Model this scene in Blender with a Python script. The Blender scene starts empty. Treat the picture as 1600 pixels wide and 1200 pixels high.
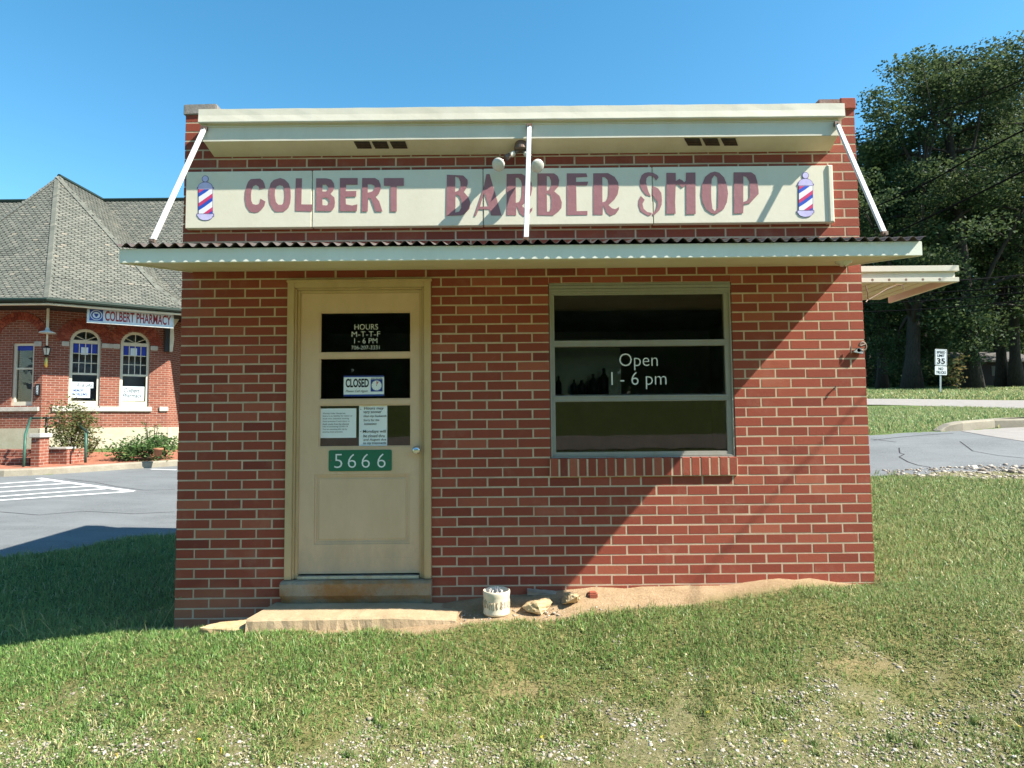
import bpy, bmesh, math, random
import numpy as np
from mathutils import Vector, Matrix
from mathutils.geometry import tessellate_polygon

random.seed(7)
RNG = np.random.default_rng(11)
S = bpy.context.scene
COL = S.collection
R = math.radians

# ------------------------------------------------------------------ camera
EYE = Vector((0.0, -4.65, 1.5))
PITCH, ROLL, FPX = R(3.6), 0.0095, 1000.0
Fv = Vector((0, math.cos(PITCH), math.sin(PITCH)))
_R0 = Vector((1, 0, 0)); _U0 = Vector((0, -math.sin(PITCH), math.cos(PITCH)))
Rv = _R0 * math.cos(ROLL) - _U0 * math.sin(ROLL)
Uv = _U0 * math.cos(ROLL) + _R0 * math.sin(ROLL)
cam_d = bpy.data.cameras.new('camera')
cam = bpy.data.objects.new('camera', cam_d); COL.objects.link(cam)
cam_d.sensor_width = 36.0; cam_d.lens = FPX / 1600.0 * 36.0
cam_d.clip_start = 0.05; cam_d.clip_end = 3000
cam.matrix_world = Matrix(((Rv.x, Uv.x, -Fv.x, EYE.x), (Rv.y, Uv.y, -Fv.y, EYE.y),
                           (Rv.z, Uv.z, -Fv.z, EYE.z), (0, 0, 0, 1)))
S.camera = cam

# ------------------------------------------------------------------ light
SUNV = Vector((4.6, -1.41, 4.8)).normalized()          # towards the sun
world = bpy.data.worlds.new('World'); S.world = world; world.use_nodes = True
wn = world.node_tree.nodes; wl = world.node_tree.links
sky = wn.new('ShaderNodeTexSky'); sky.sky_type = 'NISHITA'; sky.sun_disc = False
sky.sun_elevation = math.asin(SUNV.z); sky.sun_rotation = math.atan2(SUNV.x, SUNV.y)
sky.air_density = 1.0; sky.dust_density = 0.3; sky.ozone_density = 1.6; sky.altitude = 100
wn['Background'].inputs[1].default_value = 0.096
hs = wn.new('ShaderNodeHueSaturation'); hs.inputs['Hue'].default_value = .483; hs.inputs['Saturation'].default_value = 1.30
wl.new(sky.outputs[0], hs.inputs['Color']); wl.new(hs.outputs[0], wn['Background'].inputs[0])
sun_d = bpy.data.lights.new('sun', 'SUN'); sun_d.energy = 5.0; sun_d.angle = R(0.53)
sun_d.color = (1.0, 0.93, 0.82)
sun = bpy.data.objects.new('sun', sun_d); COL.objects.link(sun)
sun.rotation_euler = SUNV.to_track_quat('Z', 'Y').to_euler()
S.view_settings.view_transform = 'Standard'; S.view_settings.look = 'None'
S.view_settings.exposure = 1.42; S.view_settings.gamma = 1.0
S.cycles.max_bounces = 6; S.cycles.transparent_max_bounces = 12

# ------------------------------------------------------------------ helpers
def ray(px, py):
    return (Fv + Rv * ((px - 800.0) / FPX) + Uv * ((600.0 - py) / FPX))
def P(px, py, Y):                       # point of the plane y = Y seen at a pixel of the photo
    r = ray(px, py); return EYE + r * ((Y - EYE.y) / r.y)
def PX(px, py, X):
    r = ray(px, py); return EYE + r * ((X - EYE.x) / r.x)
def PPL(px, py, p0, n):
    r = ray(px, py); return EYE + r * ((Vector(p0) - EYE).dot(n) / r.dot(n))

# --- terrain: thin plate spline through measured heights
def _cp():
    c = []
    def a(px, py, Y):
        p = P(px, py, Y); c.append((p.x, p.y, p.z))
    for px, py in ((271, 984), (420, 975), (560, 968), (700, 952), (870, 932), (1100, 926), (1367, 915)): a(px, py, 0)
    for px, py in ((150, 1010), (300, 998), (420, 989), (560, 987), (750, 978), (1000, 967), (1300, 946), (1500, 936)): a(px, py, -.45)
    for X, z in ((-5, -1.60), (-2.5, -1.54), (0, -1.50), (2.2, -1.48), (4.5, -1.40)): c.append((X, -1.05, 1.5 + z))
    for X, z in ((-5, -1.66), (-2.5, -1.62), (0, -1.58), (2.2, -1.57), (5, -1.52)): c.append((X, -1.65, 1.5 + z))
    for X in (-9, -4, 0, 4, 9):
        c.append((X, -3, -.12)); c.append((X, -5, -.15)); c.append((X, -12, .15)); c.append((X * 1.5, -20, .95)); c.append((X * 2, -28, 1.75)); c.append((X * 3, -37, 2.75)); c.append((X * 5, -50, 3.4))
    for X, Y, z in ((-4.2, .1, -1.57), (-6.5, .2, -1.60), (-3.8, 1.2, -1.52), (-5.2, 2.3, -1.46), (-3.6, 3.6, -1.46), (-9, 2.2, -1.5),
                    (-3, 5.5, -1.36), (-8, 5, -1.30), (-12, 5, -1.25), (-10.5, 8.7, -1.03), (-13, 9, -1.0), (-9, 10.6, -1.0), (-17, 9.5, -1.0),
                    (-6, 11, -1.0), (-14, 13.4, -.60), (-10.5, 15.5, -.62), (-6, 16, -.7), (-20, 15, -.6), (-16, 22, -.5), (-30, 20, -.5),
                    (0, 3.6, -1.2), (0, 7, -1.0), (0, 12, -.6), (0, 20, .0),
                    (3.6, .2, -1.12), (5.4, .2, -1.10), (3.6, 1.5, -1.0), (6, 1.8, -.9), (9, 1, -1.0), (4.6, 3.35, -.70), (7, 3.4, -.68), (12, 3, -.7),
                    (5.2, 5.0, -.45), (6.2, 6.3, -.25), (8.5, 6.4, -.22), (12, 6.5, -.2), (8, 11, .05), (12, 11, .1), (11, 17.3, .40), (16, 17.3, .42), (13, 21.5, .76),
                    (20, 21.5, .78), (20, 26.4, 1.27), (14, 26.5, 1.25), (25, 33.4, 1.8), (32, 33, 1.85), (18, 33, 1.8), (36, 55, 3.2), (20, 55, 3.0),
                    (0, 40, 1.2), (-20, 45, .6), (60, 45, 3), (-60, 40, 0), (0, 100, 3), (60, 110, 5), (-80, 100, 1), (140, 100, 6), (150, 0, 0.5), (-150, 0, -1),
                    (0, -100, 0), (100, -100, 0), (-100, -100, 0), (0, 220, 6), (200, 220, 8), (-200, 220, 4)):
        c.append((X, Y, 1.5 + z))
    return np.array(c)
_C = _cp()
def _phi(r2): return 0.5 * r2 * np.log(r2 + 1e-9)
def _fit():
    n = len(_C); d = _C[:, None, :2] - _C[None, :, :2]; K = _phi((d ** 2).sum(-1)) + np.eye(n) * 0.02
    Pm = np.c_[np.ones(n), _C[:, :2]]; A = np.zeros((n + 3, n + 3)); A[:n, :n] = K; A[:n, n:] = Pm; A[n:, :n] = Pm.T
    return np.linalg.solve(A, np.r_[_C[:, 2], 0, 0, 0])
_W = _fit()
def gz0(x, y):
    x = np.atleast_1d(np.asarray(x, float)); y = np.atleast_1d(np.asarray(y, float)); out = np.empty(len(x)); n = len(_C)
    for i in range(0, len(x), 20000):
        xs = x[i:i + 20000]; ys = y[i:i + 20000]
        r2 = (xs[:, None] - _C[None, :, 0]) ** 2 + (ys[:, None] - _C[None, :, 1]) ** 2
        out[i:i + 20000] = _phi(r2) @ _W[:n] + _W[n] + _W[n + 1] * xs + _W[n + 2] * ys
    return out
def gz(x, y): return float(gz0([x], [y])[0])
def PG(px, py, dmin=2.0, dmax=120.0):   # where a pixel's ray meets the terrain
    r = ray(px, py)
    ts = np.linspace(dmin, dmax, 1500); X = EYE.x + r.x * ts; Y = EYE.y + r.y * ts; Z = EYE.z + r.z * ts
    below = np.nonzero(Z < gz0(X, Y))[0]
    t = ts[below[0]] if len(below) else dmax
    a, b = t - (ts[1] - ts[0]), t
    for _ in range(20):
        m = (a + b) / 2; q = EYE + r * m
        if q.z < gz(q.x, q.y): b = m
        else: a = m
    q = EYE + r * b; return Vector((q.x, q.y, gz(q.x, q.y)))

# --- value noise
def vnoise(x, y, s, seed=0):
    x = np.asarray(x, float) * s; y = np.asarray(y, float) * s
    xi = np.floor(x).astype(np.int64); yi = np.floor(y).astype(np.int64); fx = x - xi; fy = y - yi
    fx = fx * fx * (3 - 2 * fx); fy = fy * fy * (3 - 2 * fy)
    def h(a, b):
        n = (a * 374761393 + b * 668265263 + seed * 974711) & 0x7fffffff
        n = ((n ^ (n >> 13)) * 1274126177) & 0x7fffffff
        return ((n ^ (n >> 16)) & 0xffff) / 65535.0
    return (h(xi, yi) * (1 - fx) + h(xi + 1, yi) * fx) * (1 - fy) + (h(xi, yi + 1) * (1 - fx) + h(xi + 1, yi + 1) * fx) * fy
def fbm(x, y, s, seed=0, o=4):
    t = 0; a = .5; tot = 0
    for k in range(o): t = t + a * vnoise(x, y, s * 2 ** k, seed + k); tot += a; a *= .5
    return t / tot
def sst(a, b, x):
    t = np.clip((np.asarray(x, float) - a) / (b - a), 0, 1); return t * t * (3 - 2 * t)

# --- object bookkeeping
ORG = {}
def tag(o, label=None, cat=None, group=None, kind=None):
    if label: o['label'] = label
    if cat: o['category'] = cat
    if group: o['group'] = group
    if kind: o['kind'] = kind
    return o
def thing(name, loc, label, cat, group=None):
    o = bpy.data.objects.new(name, None); COL.objects.link(o); o.location = loc; o.empty_display_size = .2
    ORG[o] = Vector(loc); return tag(o, label, cat, group)

class MB:
    """collects faces and links them as one mesh object"""
    def __init__(s, M=None): s.v = []; s.f = []; s.m = []; s.t = []; s.uv = []; s.M = M
    def add(s, vs, fs, m=0, t=0.5, uvs=None):
        b = len(s.v)
        for p in vs:
            p = Vector(p); s.v.append(s.M @ p if s.M else p); s.t.append(t)
        for i, f in enumerate(fs):
            s.f.append([b + k for k in f]); s.m.append(m); s.uv.append(uvs[i] if uvs else None)
    def box(s, x0, x1, y0, y1, z0, z1, m=0, t=0.5):
        s.add([(x0, y0, z0), (x1, y0, z0), (x1, y1, z0), (x0, y1, z0), (x0, y0, z1), (x1, y0, z1), (x1, y1, z1), (x0, y1, z1)],
              [(0, 3, 2, 1), (4, 5, 6, 7), (0, 1, 5, 4), (1, 2, 6, 5), (2, 3, 7, 6), (3, 0, 4, 7)], m, t)
    def cbox(s, x0, x1, y0, y1, z0, z1, c=.003, m=0, t=0.5):   # box whose front (-y) edges are chamfered
        a = y0 + c
        s.add([(x0, a, z0), (x1, a, z0), (x1, a, z1), (x0, a, z1), (x0 + c, y0, z0 + c), (x1 - c, y0, z0 + c), (x1 - c, y0, z1 - c), (x0 + c, y0, z1 - c),
               (x0, y1, z0), (x1, y1, z0), (x1, y1, z1), (x0, y1, z1)],
              [(4, 5, 6, 7), (0, 1, 5, 4), (1, 2, 6, 5), (2, 3, 7, 6), (3, 0, 4, 7), (0, 8, 9, 1), (1, 9, 10, 2), (2, 10, 11, 3), (3, 11, 8, 0)], m, t)
    def quad(s, a, b, c, d, m=0, t=.5, uv=None): s.add([a, b, c, d], [(0, 1, 2, 3)], m, t, [uv] if uv else None)
    def poly(s, pts, m=0, t=.5): s.add(pts, [tuple(range(len(pts)))], m, t)
    def tube(s, pts, r, n=8, m=0, t=.5, cap=True):
        pts = [Vector(p) for p in pts]; k = len(pts); rr = r if isinstance(r, (list, tuple)) else [r] * k
        vs = []; ref = None
        for i, p in enumerate(pts):
            d = (pts[min(i + 1, k - 1)] - pts[max(i - 1, 0)]).normalized()
            if ref is None: ref = d.orthogonal().normalized()
            ref = (ref - d * ref.dot(d)).normalized(); q = d.cross(ref)
            for j in range(n):
                a = 2 * math.pi * j / n; vs.append(p + (ref * math.cos(a) + q * math.sin(a)) * rr[i])
        fs = [(i * n + j, i * n + (j + 1) % n, (i + 1) * n + (j + 1) % n, (i + 1) * n + j) for i in range(k - 1) for j in range(n)]
        if cap: fs += [tuple(range(n))[::-1], tuple((k - 1) * n + j for j in range(n))]
        s.add(vs, fs, m, t)
    def lathe(s, prof, M, n=20, m=0, t=.5):   # profile (r, z) turned about local z of M
        vs = []; fs = []; k = len(prof)
        for r_, z in prof:
            for j in range(n):
                a = 2 * math.pi * j / n; vs.append(M @ Vector((r_ * math.cos(a), r_ * math.sin(a), z)))
        fs = [(i * n + j, i * n + (j + 1) % n, (i + 1) * n + (j + 1) % n, (i + 1) * n + j) for i in range(k - 1) for j in range(n)]
        s.add(vs, fs, m, t)
    def plate(s, loops, y0, y1, m=0, t=.5, tf=None):   # outline (x, z) with holes, from y0 (front) back to y1
        tr = tessellate_polygon([[Vector((p[0], p[1], 0)) for p in lp] for lp in loops]); flat = [p for lp in loops for p in lp]
        f = tf or (lambda x, y, z: (x, y, z)); n = len(flat)
        vs = [f(p[0], y0, p[1]) for p in flat] + [f(p[0], y1, p[1]) for p in flat]; fs = [tuple(q) for q in tr]
        b = 0
        for lp in loops:
            L = len(lp)
            for i in range(L): j = (i + 1) % L; fs.append((b + i, b + j, n + b + j, n + b + i))
            b += L
        s.add(vs, fs, m, t)
    def build_each(s, name, mats, parent=None, **k):
        """one object per connected piece"""
        par = list(range(len(s.v)))
        def fd(a):
            while par[a] != a: par[a] = par[par[a]]; a = par[a]
            return a
        for f in s.f:
            for q in f[1:]: par[fd(q)] = fd(f[0])
        gr = {}
        for i, f in enumerate(s.f): gr.setdefault(fd(f[0]), []).append(i)
        out = []
        for fl in gr.values():
            b = MB(); mp = {}
            for i in fl:
                for q in s.f[i]:
                    if q not in mp: mp[q] = len(b.v); b.v.append(s.v[q]); b.t.append(s.t[q])
                b.f.append([mp[q] for q in s.f[i]]); b.m.append(s.m[i]); b.uv.append(s.uv[i])
            out.append(b.build(name, mats, parent, **k))
        return out
    def build(s, name, mats, parent=None, smooth=False, bevel=0, root=None, recalc=True):
        me = bpy.data.meshes.new(name); o0 = ORG.get(root or parent, Vector((0, 0, 0)))
        me.from_pydata([p - o0 for p in s.v], [], s.f)
        for m in (mats if isinstance(mats, (list, tuple)) else [mats]): me.materials.append(m)
        me.polygons.foreach_set('material_index', s.m)
        at = me.attributes.new('tint', 'FLOAT', 'POINT'); at.data.foreach_set('value', s.t)
        if any(u for u in s.uv):
            ul = me.uv_layers.new(name='UVMap')
            for p, u in zip(me.polygons, s.uv):
                if u:
                    for li, q in zip(p.loop_indices, u): ul.data[li].uv = q
        if bevel or recalc:
            bm = bmesh.new(); bm.from_mesh(me)
            if recalc: bmesh.ops.recalc_face_normals(bm, faces=bm.faces)
            if bevel: bmesh.ops.bevel(bm, geom=[e for e in bm.edges if len(e.link_faces) == 2 and e.calc_face_angle(0) > .5], offset=bevel, segments=2, affect='EDGES', clamp_overlap=True)
            bm.to_mesh(me); bm.free()
        if smooth:
            me.polygons.foreach_set('use_smooth', [True] * len(me.polygons))
        o = bpy.data.objects.new(name, me); COL.objects.link(o)
        if parent: o.parent = parent
        ORG[o] = o0
        return o

def npmesh(name, V, F, nper, mats, tint=None, mi=None, parent=None, smooth=False, o0=None):
    """bulk mesh from numpy: V (n,3), F flat indices, nper vertices per face (int or array)"""
    me = bpy.data.meshes.new(name); V = np.asarray(V, np.float32)
    if o0 is not None: V = V - np.array(o0, np.float32)
    me.vertices.add(len(V)); me.vertices.foreach_set('co', V.ravel())
    F = np.asarray(F, np.int32).ravel()
    cnt = np.asarray(nper, np.int32) if not np.isscalar(nper) else np.full(len(F) // nper, nper, np.int32)
    me.loops.add(len(F)); me.loops.foreach_set('vertex_index', F)
    me.polygons.add(len(cnt)); st = np.zeros(len(cnt), np.int32); st[1:] = np.cumsum(cnt)[:-1]
    me.polygons.foreach_set('loop_start', st)
    for m in (mats if isinstance(mats, (list, tuple)) else [mats]): me.materials.append(m)
    if mi is not None: me.polygons.foreach_set('material_index', np.asarray(mi, np.int32))
    if tint is not None:
        at = me.attributes.new('tint', 'FLOAT', 'POINT'); at.data.foreach_set('value', np.asarray(tint, np.float32))
    if smooth: me.polygons.foreach_set('use_smooth', np.ones(len(cnt), bool))
    me.update(calc_edges=True); me.validate()
    o = bpy.data.objects.new(name, me); COL.objects.link(o)
    if parent: o.parent = parent
    return o

# --- materials
class NT:
    def __init__(s, name):
        s.mat = bpy.data.materials.new(name); s.mat.use_nodes = True; s.t = s.mat.node_tree; s.n = s.t.nodes; s.l = s.t.links
        s.b = s.n['Principled BSDF']; s.out = s.n['Material Output']
    def new(s, typ, **k):
        n = s.n.new(typ)
        for a, v in k.items(): setattr(n, a, v)
        return n
    def link(s, a, b): s.l.new(a, b)
    def coord(s, kind='pos'):
        if kind == 'uv': return s.new('ShaderNodeTexCoord').outputs['UV']
        if kind == 'obj': return s.new('ShaderNodeTexCoord').outputs['Object']
        return s.new('ShaderNodeNewGeometry').outputs['Position']
    def noise(s, scale, detail=5, rough=.6, co=None, stretch=None):
        n = s.new('ShaderNodeTexNoise'); n.inputs['Scale'].default_value = scale; n.inputs['Detail'].default_value = detail; n.inputs['Roughness'].default_value = rough
        co = co or s.coord()
        if stretch:
            mp = s.new('ShaderNodeMapping'); mp.inputs['Scale'].default_value = stretch; s.link(co, mp.inputs[0]); co = mp.outputs[0]
        s.link(co, n.inputs['Vector']); return n.outputs['Fac']
    def ramp(s, fac, stops):
        r = s.new('ShaderNodeValToRGB'); e = r.color_ramp.elements
        while len(e) < len(stops): e.new(.5)
        for el, (p, c) in zip(e, stops): el.position = p; el.color = (*c, 1) if len(c) == 3 else c
        s.link(fac, r.inputs[0]); return r.outputs[0]
    def math(s, op, a, b=None):
        n = s.new('ShaderNodeMath', operation=op)
        for i, q in enumerate((a, b)):
            if q is None: continue
            if isinstance(q, (int, float)): n.inputs[i].default_value = q
            else: s.link(q, n.inputs[i])
        return n.outputs[0]
    def mix(s, fac, a, b, mode='MIX'):
        n = s.new('ShaderNodeMix', data_type='RGBA', blend_type=mode)
        for i, q in ((0, fac), (6, a), (7, b)):
            if isinstance(q, (int, float)): n.inputs[i].default_value = q
            elif isinstance(q, tuple): n.inputs[i].default_value = (*q, 1) if len(q) == 3 else q
            else: s.link(q, n.inputs[i])
        return n.outputs[2]
    def attr(s, name): return s.new('ShaderNodeAttribute', attribute_name=name).outputs['Fac']
    def bump(s, h, strength=.3, dist=.01):
        n = s.new('ShaderNodeBump'); n.inputs['Strength'].default_value = strength; n.inputs['Distance'].default_value = dist
        s.link(h, n.inputs['Height']); s.link(n.outputs[0], s.b.inputs['Normal'])
    def base(s, c):
        if isinstance(c, tuple): s.b.inputs['Base Color'].default_value = (*c, 1)
        else: s.link(c, s.b.inputs['Base Color'])
    def set(s, rough=.8, metal=0, spec=.3):
        s.b.inputs['Roughness'].default_value = rough; s.b.inputs['Metallic'].default_value = metal; s.b.inputs['Specular IOR Level'].default_value = spec
def plain(name, c, c2=None, scale=6, rough=.7, metal=0, bump=0, spec=.3, bscale=None, stretch=None, lo=.35, hi=.65):
    k = NT(name); k.set(rough, metal, spec); c2 = c2 or tuple(x * .8 for x in c)
    f = k.noise(scale, 6, .65, stretch=stretch); k.base(k.ramp(f, [(lo, c2), (hi, c)]))
    if bump: k.bump(k.noise(bscale or scale * 4, 6, .7, stretch=stretch), .6, bump)
    return k.mat

# text as a mesh, fitted to a box
def text_verts(txt, align='CENTER', bold=0, spacing=1.0, line=1.0, shear=0):
    cu = bpy.data.curves.new('txt', 'FONT'); cu.body = txt; cu.align_x = align; cu.resolution_u = 3; cu.offset = bold
    cu.space_character = spacing; cu.space_line = line; cu.fill_mode = 'FRONT'; cu.shear = shear
    o = bpy.data.objects.new('txt', cu); COL.objects.link(o)
    dg = bpy.context.evaluated_depsgraph_get(); ev = o.evaluated_get(dg); me = bpy.data.meshes.new_from_object(ev)
    V = [(v.co.x, v.co.y) for v in me.vertices]; F = [tuple(p.vertices) for p in me.polygons]
    bpy.data.objects.remove(o); bpy.data.curves.remove(cu); bpy.data.meshes.remove(me); return V, F
def add_text(mb, txt, fn, x0, x1, z0, z1, m=0, **k):
    """fit text into the box; fn(x, z) gives the world point"""
    V, F = text_verts(txt, **k); ax = min(v[0] for v in V); bx = max(v[0] for v in V); az = min(v[1] for v in V); bz = max(v[1] for v in V)
    mb.add([fn(x0 + (v[0] - ax) / (bx - ax) * (x1 - x0), z0 + (v[1] - az) / (bz - az) * (z1 - z0)) for v in V], F, m)
# ------------------------------------------------------------------ materials
def brick_mat():
    k = NT('red_brick'); k.set(.85, 0, .2); t = k.attr('tint')
    c = k.ramp(t, [(0, (.19, .042, .026)), (.25, (.255, .058, .033)), (.65, (.315, .071, .040)), (1, (.40, .118, .066))])
    n = k.noise(22, 6, .7); c = k.mix(k.math('MULTIPLY', n, .45), c, (.16, .05, .042))
    n2 = k.noise(3.0, 5, .7); c = k.mix(k.ramp(n2, [(.55, (0, 0, 0)), (.8, (.35, .35, .35))]), c, (.42, .24, .17))
    # clay dust splashed on the lowest courses
    sx = k.new('ShaderNodeSeparateXYZ'); k.link(k.coord(), sx.inputs[0])
    h = k.math('ADD', sx.outputs[2], k.math('MULTIPLY', k.noise(2.2, 5), .5))
    c = k.mix(k.ramp(h, [(.34, (.62, .62, .62)), (.62, (0, 0, 0))]), c, (.42, .21, .12))
    k.base(c); k.bump(k.noise(90, 5, .75), .5, .004); return k.mat
def mortar_mat():
    k = NT('mortar'); k.set(.95, 0, .1); n = k.noise(5, 6, .7)
    c = k.ramp(n, [(.3, (.40, .30, .205)), (.7, (.58, .455, .33))]); k.base(c); k.bump(k.noise(120, 4), .5, .003); return k.mat
def painted(name, c, dirt, rough=.5, amt=.5, sc=2.5, streak=True, scuff=0):
    k = NT(name); k.set(rough, 0, .35)
    n = k.noise(sc, 7, .7, stretch=(1, 1, .35) if streak else None); n2 = k.noise(40, 4, .7)
    f = k.math('MULTIPLY', k.ramp(n, [(.42, (0, 0, 0)), (.75, (1, 1, 1))]), amt); f = k.math('ADD', f, k.math('MULTIPLY', k.ramp(n2, [(.6, (0, 0, 0)), (.75, (1, 1, 1))]), amt * .4))
    c = k.mix(f, c, dirt)
    if scuff:       # kicked and splashed low down
        sx = k.new('ShaderNodeSeparateXYZ'); k.link(k.coord(), sx.inputs[0]); h = k.math('SUBTRACT', sx.outputs[2], scuff); h = k.math('ADD', h, k.math('MULTIPLY', k.noise(9, 6, .75, stretch=(1, 1, .5)), .55))
        c = k.mix(k.ramp(h, [(.22, (.75, .75, .75)), (.62, (0, 0, 0))]), c, (.30, .27, .215))
    k.base(c); k.bump(k.noise(30, 5, .7), .25, .003); return k.mat
def asphalt_mat():
    k = NT('asphalt'); k.set(.9, 0, .25)
    n = k.noise(70, 4, .8); big = k.noise(.7, 8, .72, stretch=(1, 2.5, 1))
    c = k.ramp(n, [(.32, (.07, .077, .079)), (.52, (.128, .137, .140)), (.72, (.21, .222, .225))])
    c = k.mix(k.ramp(big, [(.38, (.0, .0, .0)), (.62, (.7, .7, .7))]), c, (.172, .184, .188)); k.base(c); k.bump(n, .5, .006); return k.mat
def concrete_mat(name, a, b, stain=None):
    k = NT(name); k.set(.92, 0, .2); n = k.noise(4, 8, .7); c = k.ramp(n, [(.3, b), (.7, a)])
    if stain: c = k.mix(k.ramp(k.noise(2.2, 6, .7), [(.45, (0, 0, 0)), (.62, (.85, .85, .85))]), c, stain)
    c = k.mix(k.ramp(k.noise(60, 3), [(.55, (0, 0, 0)), (.75, (.35, .35, .35))]), c, tuple(x * .5 for x in b)); k.base(c); k.bump(k.noise(35, 7, .75), .7, .008); return k.mat
def glass_mat():
    k = NT('window_glass'); tr = k.new('ShaderNodeBsdfTransparent'); tr.inputs[0].default_value = (.80, .83, .84, 1)
    gl = k.new('ShaderNodeBsdfGlossy'); gl.inputs['Roughness'].default_value = .02; gl.inputs[0].default_value = (.88, .78, .66, 1)
    fr = k.new('ShaderNodeFresnel'); fr.inputs[0].default_value = 1.5
    b = k.new('ShaderNodeBump'); b.inputs['Strength'].default_value = .03; b.inputs['Distance'].default_value = .02; k.link(k.noise(3.0, 2), b.inputs['Height']); k.link(b.outputs[0], gl.inputs['Normal'])
    mx = k.new('ShaderNodeMixShader'); k.link(k.math('MULTIPLY', fr.outputs[0], .8), mx.inputs[0]); k.link(tr.outputs[0], mx.inputs[1]); k.link(gl.outputs[0], mx.inputs[2])
    k.link(mx.outputs[0], k.out.inputs[0]); k.n.remove(k.b); return k.mat
def leafy(name, stops, trans=.35, rough=.65, spec=.12):
    k = NT(name); t = k.attr('tint'); c = k.ramp(t, stops); k.set(rough, 0, spec); k.base(c)
    tl = k.new('ShaderNodeBsdfTranslucent'); k.link(k.mix(.5, c, tuple(min(1, x * 1.5) for x in stops[-1][1]), 'MIX'), tl.inputs[0])
    mx = k.new('ShaderNodeMixShader'); mx.inputs[0].default_value = trans; k.link(k.b.outputs[0], mx.inputs[1]); k.link(tl.outputs[0], mx.inputs[2]); k.link(mx.outputs[0], k.out.inputs[0]); return k.mat
def ground_mat():
    k = NT('soil_and_thatch'); k.set(1, 0, .05)
    soil = k.ramp(k.noise(6, 8, .7), [(.3, (.27, .185, .105)), (.7, (.42, .305, .185))])
    soil = k.mix(k.ramp(k.noise(55, 4, .7), [(.5, (0, 0, 0)), (.7, (.5, .5, .5))]), soil, (.52, .40, .27))
    grav = k.ramp(k.noise(45, 5, .8), [(.3, (.085, .088, .042)), (.5, (.190, .175, .095)), (.7, (.34, .30, .20))])
    thatch = k.ramp(k.noise(30, 6, .8), [(.3, (.07, .075, .024)), (.5, (.16, .150, .058)), (.72, (.32, .265, .13))])
    lawn = k.ramp(k.noise(9, 8, .85), [(.3, (.05, .085, .026)), (.5, (.10, .142, .048)), (.7, (.17, .19, .08))])
    c = k.mix(k.attr('lawn'), thatch, lawn); c = k.mix(k.attr('gravel'), c, grav); c = k.mix(k.attr('dirt'), c, soil); k.base(c)
    k.bump(k.noise(40, 8, .8), .8, .02); return k.mat
def uv_brick(name, c1, c2, mort, bw=.2, rh=.068, ms=.011):
    k = NT(name); k.set(.9, 0, .2); b = k.new('ShaderNodeTexBrick'); k.link(k.coord('uv'), b.inputs['Vector'])
    b.inputs['Scale'].default_value = 1; b.inputs['Brick Width'].default_value = bw; b.inputs['Row Height'].default_value = rh; b.inputs['Mortar Size'].default_value = ms * .5
    b.inputs['Mortar Smooth'].default_value = .1; b.inputs['Bias'].default_value = 0
    b.inputs['Color1'].default_value = (*c1, 1); b.inputs['Color2'].default_value = (*c2, 1); b.inputs['Mortar'].default_value = (*mort, 1)
    c = k.mix(k.ramp(k.noise(1.5, 6, .7), [(.4, (0, 0, 0)), (.7, (.4, .4, .4))]), b.outputs[0], tuple(x * .6 for x in c1)); k.base(c)
    bp = k.new('ShaderNodeBump'); bp.invert = True; bp.inputs['Strength'].default_value = .6; bp.inputs['Distance'].default_value = .008
    k.link(b.outputs['Fac'], bp.inputs['Height']); k.link(bp.outputs[0], k.b.inputs['Normal']); return k.mat
def tinted(name, stops, rough=.85, bump=.002, noise=.3, sc=12, spec=.2):
    k = NT(name); k.set(rough, 0, spec); c = k.ramp(k.attr('tint'), stops); c = k.mix(k.math('MULTIPLY', k.noise(sc, 5, .7), noise), c, tuple(x * .4 for x in stops[0][1])); k.base(c)
    k.bump(k.noise(sc * 4, 5), .5, bump); return k.mat
def metal(name, c, rough=.4, rust=None, amt=.4):
    k = NT(name); k.set(rough, .85, .5); n = k.noise(14, 6, .7)
    if rust: k.base(k.mix(k.math('MULTIPLY', k.ramp(n, [(.48, (0, 0, 0)), (.66, (1, 1, 1))]), amt), c, rust))
    else: k.base(k.ramp(n, [(.3, tuple(x * .75 for x in c)), (.7, c)]))
    return k.mat

M = {}
M['brick'] = brick_mat(); M['mortar'] = mortar_mat()
M['white'] = painted('cream_white_paint', (.65, .62, .52), (.43, .37, .26), .5, .35)
M['signwhite'] = painted('sign_board_paint', (.70, .655, .52), (.52, .465, .34), .5, .30, 5, False)
M['maroon'] = tinted('maroon_letter_paint', [(0, (.30, .135, .15)), (.5, (.37, .175, .19)), (1, (.44, .225, .235))], .6, .004, .35, 7)
M['soffit'] = painted('cream_soffit', (.66, .60, .44), (.44, .36, .22), .6, .5)
M['fascia'] = painted('awning_fascia', (.72, .74, .66), (.50, .46, .34), .5, .3)
M['tin'] = metal('weathered_corrugated_tin', (.16, .14, .13), .6, (.12, .06, .035), .7)
M['alum'] = metal('bare_aluminium', (.62, .62, .58), .5, (.36, .29, .2), .5)
M['alumframe'] = painted('oxidised_aluminium_frame', (.31, .30, .265), (.24, .20, .14), .55, .5, 8)
M['strut'] = painted('white_strut_paint', (.58, .60, .61), (.42, .40, .37), .35, .25, 20)
M['doorpaint'] = painted('tan_door_paint', (.66, .46, .295), (.45, .30, .165), .5, .45, 3, scuff=.36)
M['doortrim'] = painted('tan_trim_paint', (.55, .39, .215), (.34, .215, .10), .5, .55, 4)
M['glass'] = glass_mat()
M['dark'] = plain('dark_interior', (.50, .47, .46), (.30, .29, .30), 1.2, .9)
M['black'] = plain('black_paint', (.012, .012, .013), None, 10, .5)
M['whitetext'] = plain('white_vinyl', (.80, .82, .80), (.7, .72, .7), 10, .5)
M['greenplate'] = painted('green_sign_enamel', (.020, .150, .085), (.03, .11, .07), .35, .3, 10)
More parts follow.
